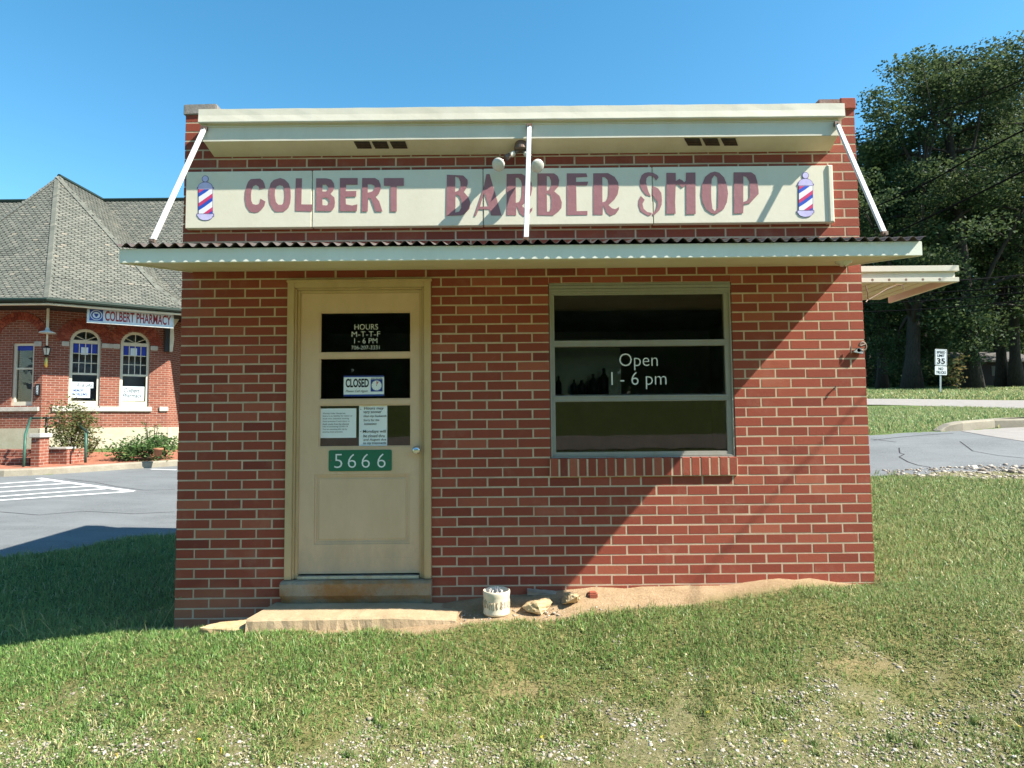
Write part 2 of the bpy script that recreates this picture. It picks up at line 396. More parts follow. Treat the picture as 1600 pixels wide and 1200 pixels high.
M['paper'] = plain('white_paper', (.82, .86, .86), (.76, .8, .8), 4, .7)
M['ink'] = plain('grey_ink', (.05, .055, .06), None, 20, .8)
M['blueprint'] = plain('blue_print', (.035, .07, .30), None, 10, .5)
M['redprint'] = plain('red_print', (.30, .018, .028), None, 10, .5)
M['pinkprint'] = plain('pink_print', (.62, .22, .2), None, 10, .5)
M['lav'] = plain('lavender_print', (.47, .42, .70), (.60, .56, .80), 9, .4)
M['lavd'] = plain('purple_print', (.15, .11, .28), None, 9, .4)
M['stripered'] = plain('barber_red', (.66, .06, .17), None, 10, .4)
M['stripeblue'] = plain('barber_blue', (.03, .10, .55), None, 10, .4)
M['stripewhite'] = plain('barber_white', (.82, .80, .84), (.76, .74, .8), 10, .4)
M['slabc'] = concrete_mat('clay_stained_concrete', (.46, .355, .225), (.32, .235, .14))
M['threshold'] = concrete_mat('rust_stained_concrete', (.36, .31, .23), (.24, .19, .125), (.30, .145, .045))
M['coping'] = concrete_mat('tarred_coping', (.32, .30, .27), (.14, .13, .125), (.28, .12, .08))
M['kerb'] = concrete_mat('kerb_concrete', (.31, .285, .225), (.22, .195, .15))
M['stone'] = concrete_mat('pale_stone', (.56, .54, .48), (.40, .38, .33))
M['foundation'] = concrete_mat('cream_foundation', (.50, .455, .35), (.40, .35, .255))
M['asphalt'] = asphalt_mat(); M['roadpale'] = concrete_mat('pale_road', (.28, .265, .245), (.22, .205, .19))
M['markings'] = painted('road_marking', (.72, .73, .72), (.4, .41, .41), .7, .6, 12, False)
M['crack'] = plain('crack_dark', (.035, .035, .035), None, 10, 1)
M['ground'] = ground_mat()
M['grass'] = leafy('grass_blades', [(0, (.048, .088, .022)), (.35, (.108, .222, .050)), (.62, (.185, .310, .085)), (.8, (.38, .37, .16)), (1, (.55, .48, .28))], .3, .42, .3)
M['gravel'] = tinted('gravel_stones', [(0, (.14, .115, .09)), (.35, (.27, .235, .185)), (.7, (.40, .36, .30)), (1, (.58, .55, .48))], .9, .002, .2, 40)
M['leaf'] = leafy('tree_leaves', [(0, (.016, .034, .016)), (.5, (.036, .066, .029)), (.85, (.066, .104, .042)), (1, (.115, .15, .055))], .28)
M['shrubleaf'] = leafy('shrub_leaves', [(0, (.05, .075, .025)), (.5, (.10, .13, .045)), (.8, (.17, .17, .07)), (1, (.26, .15, .07))], .3)
M['bedleaf'] = leafy('bed_leaves', [(0, (.04, .085, .025)), (.6, (.085, .16, .05)), (1, (.18, .25, .09))], .3)
M['bark'] = plain('bark', (.050, .042, .034), (.020, .017, .014), 7, .95, bump=.04, stretch=(3, 3, .5))
M['louvre'] = plain('rusty_louvre', (.10, .06, .038), (.05, .03, .02), 30, .9)
M['wire'] = plain('cable_black', (.010, .010, .011), None, 10, 1, spec=0)
M['sandrock'] = concrete_mat('pitted_sandstone', (.60, .46, .27), (.30, .20, .10))
M['wood'] = plain('weathered_wood', (.40, .35, .275), (.24, .20, .15), 12, .9, bump=.004, stretch=(.4, 3, 6))
M['crock'] = painted('cream_stoneware', (.68, .60, .46), (.48, .34, .2), .35, .4, 20, False)
M['crockdeco'] = plain('brown_relief', (.36, .24, .14), (.5, .4, .27), 90, .6)
M['butt'] = plain('white_filter_paper', (.75, .75, .76), (.6, .55, .48), 60, .8)
M['slate'] = tinted('slate_shingle', [(0, (.105, .112, .095)), (.5, (.150, .156, .132)), (.85, (.195, .192, .160)), (1, (.235, .215, .170))], .8, .002, .25, 14)
M['slateback'] = plain('shingle_shadow_gap', (.035, .032, .028), None, 5, .95)
M['pbrick'] = uv_brick('depot_brick', (.27, .092, .058), (.18, .058, .038), (.42, .34, .27))
M['pbrickpave'] = plain('brick_paving', (.36, .145, .085), (.24, .09, .055), 14, .95)
M['darkgreen'] = plain('dark_green_paint', (.018, .035, .026), None, 6, .5)
M['ptrim'] = plain('cream_trim', (.66, .64, .50), (.56, .54, .42), 5, .5)
M['pdark'] = plain('dark_eave', (.022, .027, .028), None, 6, .6)
M['greenrail'] = plain('green_railing_paint', (.045, .13, .095), (.03, .08, .06), 14, .45)
M['terracotta'] = plain('terracotta', (.36, .15, .08), None, 10, .85)
M['brass'] = metal('brass', (.75, .55, .15), .35)
M['chrome'] = metal('chrome', (.72, .72, .72), .18)
M['rust'] = metal('rusty_iron', (.22, .17, .14), .7, (.20, .085, .04), .8)
M['bulbglass'] = plain('frosted_lamp_glass', (.62, .62, .55), (.5, .5, .46), 20, .15, spec=.6)
M['bluestain'] = plain('blue_stained_glass', (.02, .04, .35), None, 8, .3)
M['signpaper'] = plain('sign_panel_white', (.62, .72, .76), (.55, .64, .69), 6, .4)
M['signmetal'] = plain('reflective_white_sign', (.78, .80, .80), (.70, .72, .73), 8, .4)
M['post'] = metal('galvanised_post', (.45, .47, .46), .5)
M['mirror'] = metal('mirror', (.34, .35, .36), .22)
M['shedwall'] = plain('dark_shed_boards', (.035, .025, .027), (.02, .015, .016), 5, .9, stretch=(4, 4, .3))
M['shedroof'] = plain('grey_shed_roof', (.10, .095, .09), None, 6, .8)
M['yellow'] = plain('yellow_petals', (.75, .55, .03), None, 10, .7)
# ------------------------------------------------------------------ barber shop
XL = P(279, 660, 0).x; XR = P(1356.5, 660, 0).x
ZTOP = P(800, 172, 0).z; DEPTH = 3.4
CH, BL = 0.0698, 0.2215                       # course height, stretcher module
shop = thing('barber_shop', (0, 0, gz(0, 0)), 'small red brick barber shop with cream cornice, tin awning and tan door', 'building')

def fpt(px, py, Y=0.0): p = P(px, py, Y); return p.x, p.z
DX0, DX1 = fpt(448, 660)[0], fpt(674, 660)[0]; DZ1 = fpt(565, 439)[1]; DZ0 = fpt(560, 939)[1]
WX0, WX1 = fpt(859, 580)[0], fpt(1146, 580)[0]; WZ1 = fpt(1000, 442)[1]; WZ0 = fpt(1000, 716.5)[1]
SILL_Z0 = fpt(1000, 744)[1]; SX0, SX1 = fpt(859, 730)[0], fpt(1152, 730)[0]

def brick_rows(mb, u0, u1, z0, z1, openings, phase=0.0, depth=.075):
    n = int(math.ceil((z1 - z0) / CH)); rnd = random.Random(3)
    for i in range(n):
        a = z0 + i * CH + .005; b = min(z0 + (i + 1) * CH - .005, z1)
        if b - a < .015: continue
        spans = [(u0, u1)]; cut = []
        for (ox0, ox1, oz0, oz1) in openings:
            if b > oz0 + .004 and a < oz1 - .004:
                ns = []
                for s0, s1 in spans:
                    if ox1 <= s0 or ox0 >= s1: ns.append((s0, s1)); continue
                    if ox0 - s0 > .01: ns.append((s0, ox0))
                    if s1 - ox1 > .01: ns.append((ox1, s1))
                spans = ns
                if b - oz1 > .02: cut.append((max(u0, ox0), min(u1, ox1), oz1 + .002))
                elif oz0 - a > .02: pass
        off = u1 + phase - (BL / 2 if i % 2 else 0) + .0055
        for s0, s1, a_ in [(p, q, a) for p, q in spans] + cut:
            k = math.floor((off - s1) / BL) - 1; edges = []
            x = off - k * BL
            while x > s0 - BL:
                edges.append(x); x -= BL
            edges = sorted(e for e in edges if s0 + .045 < e < s1 - .045)
            pts = [s0] + edges + [s1]
            for j in range(len(pts) - 1):
                xa = pts[j] + (.0055 if j > 0 else 0); xb = pts[j + 1] - (.0055 if j < len(pts) - 2 else 0)
                jy = rnd.uniform(-.0007, .0005); jz = rnd.uniform(-.0014, .0014); jx = rnd.uniform(-.0015, .0015)
                mb.cbox(xa + jx, xb + jx, jy, depth, a_ + jz, b + jz, .0014, 0, min(1, max(0, rnd.gauss(.55, .19))))
ZB = gz(XR, 0) - .40
zb = SILL_Z0 - math.ceil((SILL_Z0 - ZB) / CH) * CH     # courses meet the underside of the sill
mb = MB()
ops = [(DX0, DX1, -2, DZ1 + .004), (SX0, SX1, SILL_Z0, WZ0 + .012), (WX0, WX1, WZ0, WZ1 + .004)]
brick_rows(mb, XL, XR, zb, ZTOP, ops)
# rowlock sill of bricks on edge, standing proud
n = 20; w = (SX1 - SX0) / n; rn = random.Random(5)
for i in range(n):
    mb.cbox(SX0 + i * w + .005, SX0 + (i + 1) * w - .005, -.020 + rn.uniform(-.001, .001), .085, SILL_Z0 + .004, WZ0 + .008 + rn.uniform(-.002, .001), .003, 0, min(1, max(0, rn.gauss(.62, .25))))
e = .004
o = [(XL + e, zb), (DX0 - e, zb), (DX0 - e, DZ1 + e), (DX1 + e, DZ1 + e), (DX1 + e, zb), (XR - e, zb), (XR - e, ZTOP - e), (XL + e, ZTOP - e)]
h = [(WX0 - e, SILL_Z0), (WX1 + e, SILL_Z0), (WX1 + e, WZ1 + e), (WX0 - e, WZ1 + e)]
mb.plate([o, h[::-1]], .0009, .19, 1)
mb.box(SX0 + .002, SX1 - .002, -.0185, .19, SILL_Z0 + .002, WZ0 + .001, 1)
# side walls and back
for side in (0, 1):
    mb.M = Matrix(((0, 1, 0, XL), (1, 0, 0, 0), (0, 0, 1, 0), (0, 0, 0, 1))) if side == 0 else Matrix(((0, -1, 0, XR), (1, 0, 0, 0), (0, 0, 1, 0), (0, 0, 0, 1)))
    brick_rows(mb, .077, DEPTH - .002, zb, ZTOP - .02, [], .05)
    mb.box(.19, DEPTH - .004, .0012, .18, zb, ZTOP - .024, 1)
mb.M = None
mb.box(XL + .19, XR - .19, DEPTH - .2, DEPTH - .006, zb, ZTOP - .45, 1)
mb.build('brick_wall', [M['brick'], M['mortar']], shop)
mb = MB(); mb.box(XL + .18, XR - .18, .19, DEPTH + .03, ZTOP - .40, ZTOP - .34); mb.build('roof', M['coping'], shop)
# dark room behind the glass
mb = MB(); a, b, zf = XL + .2, XR - .2, gz(0, 0) + .12; zc = P(800, 421, 0).z - .05
mb.box(a, b, 2.9, 2.95, zf, zc); mb.box(a, b, .2, 2.9, zf - .05, zf); mb.box(a, b, .2, 2.9, zc, zc + .05); mb.box(a, a + .03, .2, 2.9, zf, zc); mb.box(b - .03, b, .2, 2.9, zf, zc)
mb.build('room_lining', M['dark'], shop)
# copings at the two ends of the parapet, running back along the side walls
zl = P(316, 162, -.01).z
mb = MB(); mb.add([(XL - .012, -.012, zl - .085), (XL + .235, -.012, zl - .075), (XL + .235, -.012, zl), (XL - .012, -.012, zl - .004),
                   (XL - .012, DEPTH, zl - .085), (XL + .235, DEPTH, zl - .075), (XL + .235, DEPTH, zl), (XL - .012, DEPTH, zl - .004)],
                  [(0, 1, 2, 3), (7, 6, 5, 4), (0, 3, 7, 4), (1, 5, 6, 2), (3, 2, 6, 7), (0, 4, 5, 1)])
c = mb.build('coping', M['coping'], shop, bevel=.006)
zr = P(1310, 154.5, -.01).z
mb = MB(); mb.box(XR - .27, XR + .010, -.012, DEPTH, zr - .08, zr); mb.build('coping', M['coping'], shop, bevel=.006)
mb = MB(); mb.cbox(XR - .105, XR + .004, -.016, .2, zr - .075, zr + .006, .004, 0, .7); mb.build('coping_brick', M['brick'], shop)
mb = MB(); mb.box(XL + .236, XR - .271, .012, .19, ZTOP - .003, ZTOP + .03); mb.build('parapet_cap', M['coping'], shop)

# --- cornice
YT, YL = -.178, -.147
cx0, cx1 = P(310, 178, YT).x, P(1320, 172, YT).x; lx0, lx1 = P(317.5, 205, YL).x, P(1310, 200, YL).x
sx0, sx1 = P(335, 242, 0).x, P(1297, 238, 0).x
zt, zt2 = P(800, 166, YT).z, P(800, 186, YT).z; zl2, zs = P(800, 216.5, YL).z, P(800, 241, 0).z
mb = MB()
nseg = 40; rn = random.Random(9)                  # top band: sheet metal with slight dents
for i in range(nseg):
    pass
xs = [cx0 + (cx1 - cx0) * i / nseg for i in range(nseg + 1)]; dn = [rn.uniform(-.0014, .0014) for _ in xs]; dz = [rn.uniform(-.0013, .0013) for _ in xs]
vs = []; fs = []
for x, d, q in zip(xs, dn, dz):
    vs += [(x, -.002, zt + q), (x, YT + d * .4, zt + q), (x, YT + d, (zt + zt2) / 2), (x, YT - .004 + d * .3, zt2 + q * .5), (x, YT - .002, zt2 - .006 + q * .5), (x, -.002, zt2 - .006)]
for i in range(nseg):
    for j in range(5): fs.append((i * 6 + j, (i + 1) * 6 + j, (i + 1) * 6 + j + 1, i * 6 + j + 1))
fs += [(0, 1, 2, 3, 4, 5), tuple(nseg * 6 + j for j in (5, 4, 3, 2, 1, 0))]
mb.add(vs, fs)
mb.build('cornice', M['white'], shop)
cor = [ob for ob in COL.objects if ob.name == 'cornice'][0]
mb = MB()
zb2 = zt2 - .006
mb.add([(lx0, YL, zl2), (lx1, YL, zl2), (lx1, YL, zb2), (lx0, YL, zb2), (lx0 - .02, -.001, zs + .07), (lx1 + .02, -.001, zs + .07), (lx1 + .02, -.001, zb2), (lx0 - .02, -.001, zb2)],
       [(0, 1, 2, 3), (0, 3, 7, 4), (1, 5, 6, 2), (4, 7, 6, 5)])
zm = P(800, 193.5, YL).z
mb.box(lx0 - .008, lx1 + .008, YL - .006, YL - .0005, zm - .006, zm)
mb.build('cornice_face', M['white'], cor)
mb = MB(); s0 = Vector((lx0 + .004, YL + .004, zl2)); s1 = Vector((lx1 - .004, YL + .004, zl2)); s2 = Vector((sx1, -.001, zs)); s3 = Vector((sx0, -.001, zs))
up = Vector((0, 0, .05)); mb.add([s0, s1, s2, s3, s0 + up, s1 + up, s2 + up, s3 + up], [(0, 1, 2, 3), (4, 7, 6, 5), (0, 4, 5, 1), (1, 5, 6, 2), (2, 6, 7, 3), (3, 7, 4, 0)])
mb.build('soffit', M['soffit'], cor)
nsf = (s1 - s0).cross(s3 - s0).normalized()
if nsf.z > 0: nsf = -nsf
for grp in (((557, 580), (585, 607), (613, 636), 221, 231.5), ((1073, 1096), (1101, 1124), (1130, 1152), 216, 227)):
    for x0, x1 in grp[:3]:
        mb = MB()
        q = [PPL(px, py, s0 + nsf * .002, nsf) for px, py in ((x0 - 4, grp[3]), (x1 - 3, grp[3]), (x1 + 1, grp[4]), (x0 + 2, grp[4]))]
        mb.add(q + [p + nsf * .004 for p in q], [(4, 5, 6, 7), (0, 1, 5, 4), (1, 2, 6, 5), (2, 3, 7, 6), (3, 0, 4, 7)], 0)
        for k in range(4):
            f0 = (k + .25) / 4; f1 = (k + .7) / 4; A = [q[0].lerp(q[3], f0), q[1].lerp(q[2], f0), q[1].lerp(q[2], f1), q[0].lerp(q[3], f1)]
            mb.add([p + nsf * .006 for p in A[:2]] + [p + nsf * .010 for p in A[2:]], [(0, 1, 2, 3)], 1)
        mb.build('vent', [M['black'], M['louvre']], cor, recalc=False)

# --- awning
YA = -.85
ax0, ax1 = P(186, 400, YA).x, P(1441, 386, YA).x
zf0, zf1 = P(800, 405, YA).z, P(800, 384, YA).z; zw = P(800, 421, 0).z
mb = MB(); mb.box(ax0, ax1, YA, YA + .02, zf0, zf1 + .004)
aw = mb.build('awning', M['fascia'], shop, bevel=.002)
mb = MB(); Z = .012
for x0, x1 in ((ax0, ax0 + .018), (ax1 - .018, ax1)):
    mb = MB(); mb.add([(x0, YA + .0205, zf0), (x1, YA + .0205, zf0), (x1, -.001, zw), (x0, -.001, zw), (x0, YA + .0205, zf1), (x1, YA + .0205, zf1), (x1, -.001, zw + .10), (x0, -.001, zw + .10)],
           [(0, 3, 2, 1), (4, 5, 6, 7), (0, 1, 5, 4), (1, 2, 6, 5), (2, 3, 7, 6), (3, 0, 4, 7)])
    mb.build('end_board', M['fascia'], aw)
mb = MB(); q0 = zf0 + .012; q1 = zw + .004
mb.add([(ax0 + .019, YA + .021, q0), (ax1 - .019, YA + .021, q0), (ax1 - .019, -.001, q1), (ax0 + .019, -.001, q1), (ax0 + .019, YA + .021, q0 + .01), (ax1 - .019, YA + .021, q0 + .01), (ax1 - .019, -.001, q1 + .01), (ax0 + .019, -.001, q1 + .01)],
       [(0, 3, 2, 1), (4, 5, 6, 7), (0, 1, 5, 4), (1, 2, 6, 5), (2, 3, 7, 6), (3, 0, 4, 7)])
mb.build('soffit', M['soffit'], aw)
pitch = .0725; rx0, rx1 = ax0 - .006, ax1 + .008; ns = int((rx1 - rx0) / pitch * 10)
zc0 = zf1 + .016; zc1 = zw + .155; yf = YA - .0290; rn = random.Random(4)
V = []; F = []; rows = 5
for r_ in range(rows):
    t = r_ / (rows - 1); y = yf + (-.002 - yf) * t; zc_ = zc0 + (zc1 - zc0) * t
    for lay in (0, 1):
        for i in range(ns + 1):
            x = rx0 + (rx1 - rx0) * i / ns
            V.append((x, y + (.001 * math.sin(x * 3.1) if r_ == 0 else 0), zc_ + .0125 * math.sin(2 * math.pi * x / pitch) + .0015 * math.sin(x * 2.2) + .0015 * math.sin(x * 7.7) - .0012 * lay))
N = ns + 1
for r_ in range(rows - 1):
    for i in range(ns):
        a = r_ * 2 * N + i; b = a + 2 * N
        F.append((a, a + 1, b + 1, b)); F.append((a + N, b + N, b + N + 1, a + N + 1))
for i in range(ns): F.append((i, i + N, i + N + 1, i + 1))
mb = MB(); mb.add(V, F); mb.build('corrugated_sheet', M['tin'], aw, smooth=False)
# struts from the cornice down to the awning
for (tx, ty), (bx_, by_) in (((319, 201), (238, 377)), ((827, 197), (822, 374)), ((1308, 194), (1382, 365))):
    a = P(tx, ty, -.165); b = P(bx_, by_, -.60); d = (b - a).normalized(); q = d.cross(Vector((0, 1, 0))).normalized(); w_ = q.cross(d)
    mb = MB(); k = .0165
    vs = [a + q * sx * k + w_ * sy * .009 for sx, sy in ((-1, -1), (1, -1), (1, 1), (-1, 1))] + [b + q * sx * k + w_ * sy * .009 for sx, sy in ((-1, -1), (1, -1), (1, 1), (-1, 1))]
    mb.add(vs, [(0, 1, 2, 3), (7, 6, 5, 4), (0, 4, 5, 1), (1, 5, 6, 2), (2, 6, 7, 3), (3, 7, 4, 0)])
    st = mb.build('strut', M['strut'], shop, bevel=.003)
    for p, s_ in ((a, .02), (b, .018)):
        mb = MB(); mb.box(p.x - s_, p.x + s_, p.y - .012, p.y + .014, p.z - s_ * .6, p.z + s_ * .8); mb.tube([p + Vector((0, -.02, 0)), p + Vector((0, -.008, 0))], .007, 6)
        if p is b: mb.tube([b, b + Vector((0, .01, -.07))], .007, 6)
        mb.build('bracket', M['rust'], st)

# --- side awning over the door in the right hand wall
ya0, ya1 = .42, 1.35; sax1 = P(1499, 425, ya0).x; z1 = P(1420, 415, ya0).z; z0 = P(1420, 440.5, ya0).z; hh = z1 - z0
mb = MB(); mb.box(XR + .004, sax1, ya0, ya0 + .03, z1 - hh * .36, z1); mb.box(XR + .004, sax1 - .02, ya0 + .022, ya0 + .05, z0 + hh * .28, z1 - hh * .36)
mb.box(XR + .004, sax1, ya0 + .004, ya0 + .05, z0, z0 + hh * .28)
mb.box(sax1 - .03, sax1 - .001, ya0 + .051, ya1, z0 + .002, z1 - .002); mb.box(XR + .004, sax1 - .031, ya0 + .051, ya1, z1 - .02, z1 - .004)
sa = mb.build('side_awning', M['white'], shop, bevel=.003)
mb = MB()
for k in range(9): mb.box(XR + .03 + k * .1, XR + .125 + k * .1 - .008, ya0 + .052, ya1 - .002, z0 + .035, z0 + .05)
mb.build_each('pan', M['soffit'], sa)
mb = MB()
for k in range(7): x = XR + .05 + k * .135; mb.tube([(x, ya0 + .0035, z0 + hh * .15), (x, ya0 + .008, z0 + hh * .15)], .011, 8)
mb.build_each('drain_hole', M['rust'], sa)
mb = MB(); w0 = P(1358, 468, .3); mb.tube([w0, P(1385, 452, .36), P(1402, 445, .38), P(1411, 446, .38), P(1412, 453, .38)], .004, 6)
mb.tube([P(1352, 446, .2), P(1356, 458, .2), P(1356, 468, .22), P(1353, 472, .2)], .004, 6); mb.build('loose_cable', M['rust'], sa)

# --- door
def frame_ring(mb, x0, x1, z0, z1, w, y0, y1, bottom=False, m=0):
    mb.box(x0, x0 + w, y0, y1, z0, z1, m); mb.box(x1 - w, x1, y0, y1, z0, z1, m); mb.box(x0 + w, x1 - w, y0, y1, z1 - w, z1, m)
    if bottom: mb.box(x0 + w, x1 - w, y0, y1, z0, z0 + w, m)
tz = fpt(560, 904.5)[1]
mb = MB(); frame_ring(mb, DX0, DX1, tz, DZ1, .052, -.022, .12)
frame_ring(mb, DX0 + .0525, DX1 - .0525, tz, DZ1 - .0525, .013, -.012, .12); frame_ring(mb, DX0 + .066, DX1 - .066, tz, DZ1 - .066, .022, .006, .12)
mb.box(DX0 - .004, DX1 + .008, -.034, .0, DZ1 - .012, DZ1 + .006)
mb.build('door_frame', M['doortrim'], shop, bevel=.004)
YD = .018; X0, X1 = DX0 + .0885, DX1 - .0885; Z0, Z1 = fpt(560, 896, YD)[1], DZ1 - .0885
L1 = [fpt(498, 660, YD)[0], fpt(642.5, 660, YD)[0]]
lz = [(fpt(570, 487, YD)[1], fpt(570, 551.5, YD)[1]), (fpt(570, 558.5, YD)[1], fpt(570, 624.5, YD)[1]), (fpt(570, 632, YD)[1], fpt(570, 698.5, YD)[1])]
pz1, pz0 = fpt(565, 741, YD)[1], fpt(565, 850, YD)[1]; px0, px1 = fpt(491, 795, YD)[0], fpt(640, 795, YD)[0]
mb = MB()
holes = [[(L1[0], b), (L1[1], b), (L1[1], t), (L1[0], t)] for t, b in lz] + [[(px0, pz0), (px1, pz0), (px1, pz1), (px0, pz1)]]
mb.plate([[(X0, Z0), (X1, Z0), (X1, Z1), (X0, Z1)]] + [h[::-1] for h in holes], YD, YD + .042)
mb.cbox(px0 + .002, px1 - .002, YD + .012, YD + .03, pz0 + .002, pz1 - .002, .006); frame_ring(mb, px0 + .0005, px1 - .0005, pz0 + .0005, pz1 - .0005, .014, YD + .005, YD + .0118, True)
pi = .030; mb.cbox(px0 + pi, px1 - pi, YD + .008, YD + .0125, pz0 + pi, pz1 - pi, .004)
for t, b in lz: frame_ring(mb, L1[0] + .0005, L1[1] - .0005, b + .0005, t - .0005, .008, YD + .004, YD + .02, True)
zz = fpt(565, 872, YD)[1]; mb.box(px0 - .01, px1 + .02, YD - .0012, YD + .002, zz - .0015, zz + .0015)
door = mb.build('door', M['doorpaint'], shop, bevel=.0025)
for t, b in lz:
    mb = MB(); mb.box(L1[0] + .007, L1[1] - .007, YD + .021, YD + .024, b + .007, t - .007); mb.build('glass', M['glass'], door)
# the dim room lining shows as the dark behind the panes
mb = MB(); kx, kz = fpt(652, 703, YD); Mk = Matrix.Translation((kx, YD, kz)) @ Matrix.Rotation(R(90), 4, 'X')
mb.lathe([(.0, .0), (.030, .0), (.030, .008), (.012, .012), (.012, .030), (.022, .036), (.029, .046), (.028, .058), (.018, .066), (.0, .067)], Mk, 20)
mb.build('knob', M['chrome'], door, smooth=True)
mb = MB(); mb.box(X0 + .004, X1 - .004, YD + .043, .13, tz + .003, Z0 + .02); mb.build('gap_shade', M['black'], door)  # solid black block standing in for the shade under the door
mb = MB(); mb.box(X0 + .002, X1 - .002, -.012, .05, tz + .001, tz + .022); mb.build('sill_plate', M['alum'], shop, bevel=.002)
fn = lambda x, z: (x, YD + .0192, z)
mb = MB()
for s_, x0, x1, y0, y1 in (('HOURS', 554, 590.5, 515, 506.5), ('M-T-T-F', 549.5, 594, 526, 518), ('I - 6 PM', 553.5, 589.5, 536.5, 528.5), ('706-207-3331', 549, 593, 546, 540)):
    a = fpt(x0, (y0 + y1) / 2, YD + .019)[0]; b = fpt(x1, (y0 + y1) / 2, YD + .019)[0]
    add_text(mb, s_, fn, a, b, fpt(570, y0, YD + .019)[1], fpt(570, y1, YD + .019)[1], bold=-.009)
mb.build('lettering', M['whitetext'], door, recalc=False)
# threshold block under the door
yth = -.07
zt0 = fpt(560, 939)[1] - .06
mb = MB(); nx = 26; V = []; rn = random.Random(2)
for i in range(nx + 1):
    x = DX0 - .012 + (DX1 - DX0 + .016) * i / nx; q = rn.uniform(-.008, .006)
    V += [(x, .14, tz - .001), (x, yth + .02 + rn.uniform(-.004, .004), tz - .002 + rn.uniform(-.003, .0)), (x, yth + rn.uniform(-.004, .004), tz - .02), (x, yth + .004 + rn.uniform(-.006, .004), tz - .10),
          (x, yth + .03 + q, tz - .135 + rn.uniform(-.012, .012)), (x, yth + .06, zt0), (x, .14, zt0)]
F = [(i * 7 + j, (i + 1) * 7 + j, (i + 1) * 7 + j + 1, i * 7 + j + 1) for i in range(nx) for j in range(6)] + [(0, 1, 2, 3, 4, 5, 6), tuple(nx * 7 + j for j in (6, 5, 4, 3, 2, 1, 0))]
mb.add(V, F); mb.build('threshold', M['threshold'], shop)

# --- window
YW = .03
mb = MB(); hz = fpt(1000, 456, YW)[1]
mb.box(WX0 + .001, WX1 - .001, .004, .10, hz, WZ1 + .003)                     # head board
mb.box(WX0 + .001, WX1 - .001, -.002, .0035, hz + .02, WZ1 - .014)
wh = mb.build('window', M['alumframe'], shop, bevel=.003)
gx0, gx1 = fpt(867, 580, YW)[0], fpt(1133, 580, YW)[0]
rows = [(fpt(1000, 460.5, YW)[1], fpt(1000, 531.5, YW)[1]), (fpt(1000, 541, YW)[1], fpt(1000, 617.5, YW)[1]), (fpt(1000, 627, YW)[1], fpt(1000, 705.5, YW)[1])]
mb = MB(); hl = [[(gx0, b), (gx1, b), (gx1, t), (gx0, t)] for t, b in rows]
mb.plate([[(WX0 + .002, WZ0 + .004), (WX1 - .002, WZ0 + .004), (WX1 - .002, hz - .0005), (WX0 + .002, hz - .0005)]] + [q[::-1] for q in hl], YW - .012, YW + .04)
for k in (0, 1):
    t = rows[k][1]; b = rows[k + 1][0]; mb.box(WX0 + .012, WX1 - .012, YW - .020, YW - .0125, t - .014, t - .004); mb.box(WX0 + .012, WX1 - .012, YW - .016, YW - .0125, b + .003, b + .012)
frame_ring(mb, WX0 + .003, WX1 - .003, WZ0 + .0045, hz - .001, .012, YW - .026, YW - .0125, True)
mb.box(WX0 + .018, WX1 - .018, YW - .022, YW - .0126, WZ0 + .018, WZ0 + .026)
mb.build('window_frame', M['alumframe'], wh, bevel=.002)
for t, b in rows:
    mb = MB(); mb.box(gx0 - .004, gx1 + .004, YW + .008, YW + .012, b - .004, t + .004); mb.build('glass', M['glass'], wh)
mb = MB(); fn = lambda x, z: (x, YW + .0065, z); YY = YW + .0065
for s_, x0, x1, y0, y1 in (('Open', 968, 1028, 578.5, 552), ('I - 6 pm', 955, 1041, 608, 581)):
    a = fpt(x0, 580, YY)[0]; b = fpt(x1, 580, YY)[0]; add_text(mb, s_, fn, a, b, fpt(1000, y0, YY)[1], fpt(1000, y1, YY)[1], bold=-.012)
mb.build('lettering', M['whitetext'], wh, recalc=False)
# ledge inside with the mirror and bottles
zled = P(900, 617, .56).z + .113
mb = MB(); mb.box(gx0 - .2, gx1 + .1, .45, .75, zled - .14, zled - .115); tag(mb.build('shelf', M['dark']), 'dark wall shelf inside the shop window', 'shelf')
mz0, mz1 = zled - .113, zled + .36; mxa = P(850, 590, .72).x; mxb = P(970, 590, .72).x
mb = MB(); mb.box(mxa, mxb, .715, .73, mz0 + .01, mz1); mr = mb.build('mirror', M['mirror']); tag(mr, 'grey wall mirror behind the bottles inside the shop window', 'mirror')
for bx_, wr, h_, lab in ((873, .026, .155, 'slim dark bottle at the left end of the window shelf'), (897, .024, .125, 'small dark jar bottle second along the window shelf'), (909, .035, .12, 'squat dark spray bottle in the middle of the window shelf'),
                         (927, .040, .17, 'broad shouldered dark bottle beside the tallest bottle on the shelf'), (944, .037, .215, 'tallest dark bottle on the window shelf, right of the others')):
    p = P(bx_, 610, .56); b = zled - .114; mb = MB()
    mb.lathe([(0, 0), (wr, 0), (wr, h_ * .62), (wr * .55, h_ * .76), (wr * .3, h_ * .82), (wr * .3, h_ * .9)], Matrix.Translation((p.x, p.y, b)), 14)
    r_ = thing('bottle', (p.x, p.y, b), lab, 'bottle', 'bottles inside the shop window'); mb.build('body', M['black'], r_, smooth=True)
    mb = MB(); mb.lathe([(wr * .36, h_ * .88), (wr * .36, h_), (0, h_)], Matrix.Translation((p.x, p.y, b)), 10); mb.build('cap', M['black'], r_)

# --- signs and notices on the door
def zb_fn(y): return lambda x, z: (x, y, z)
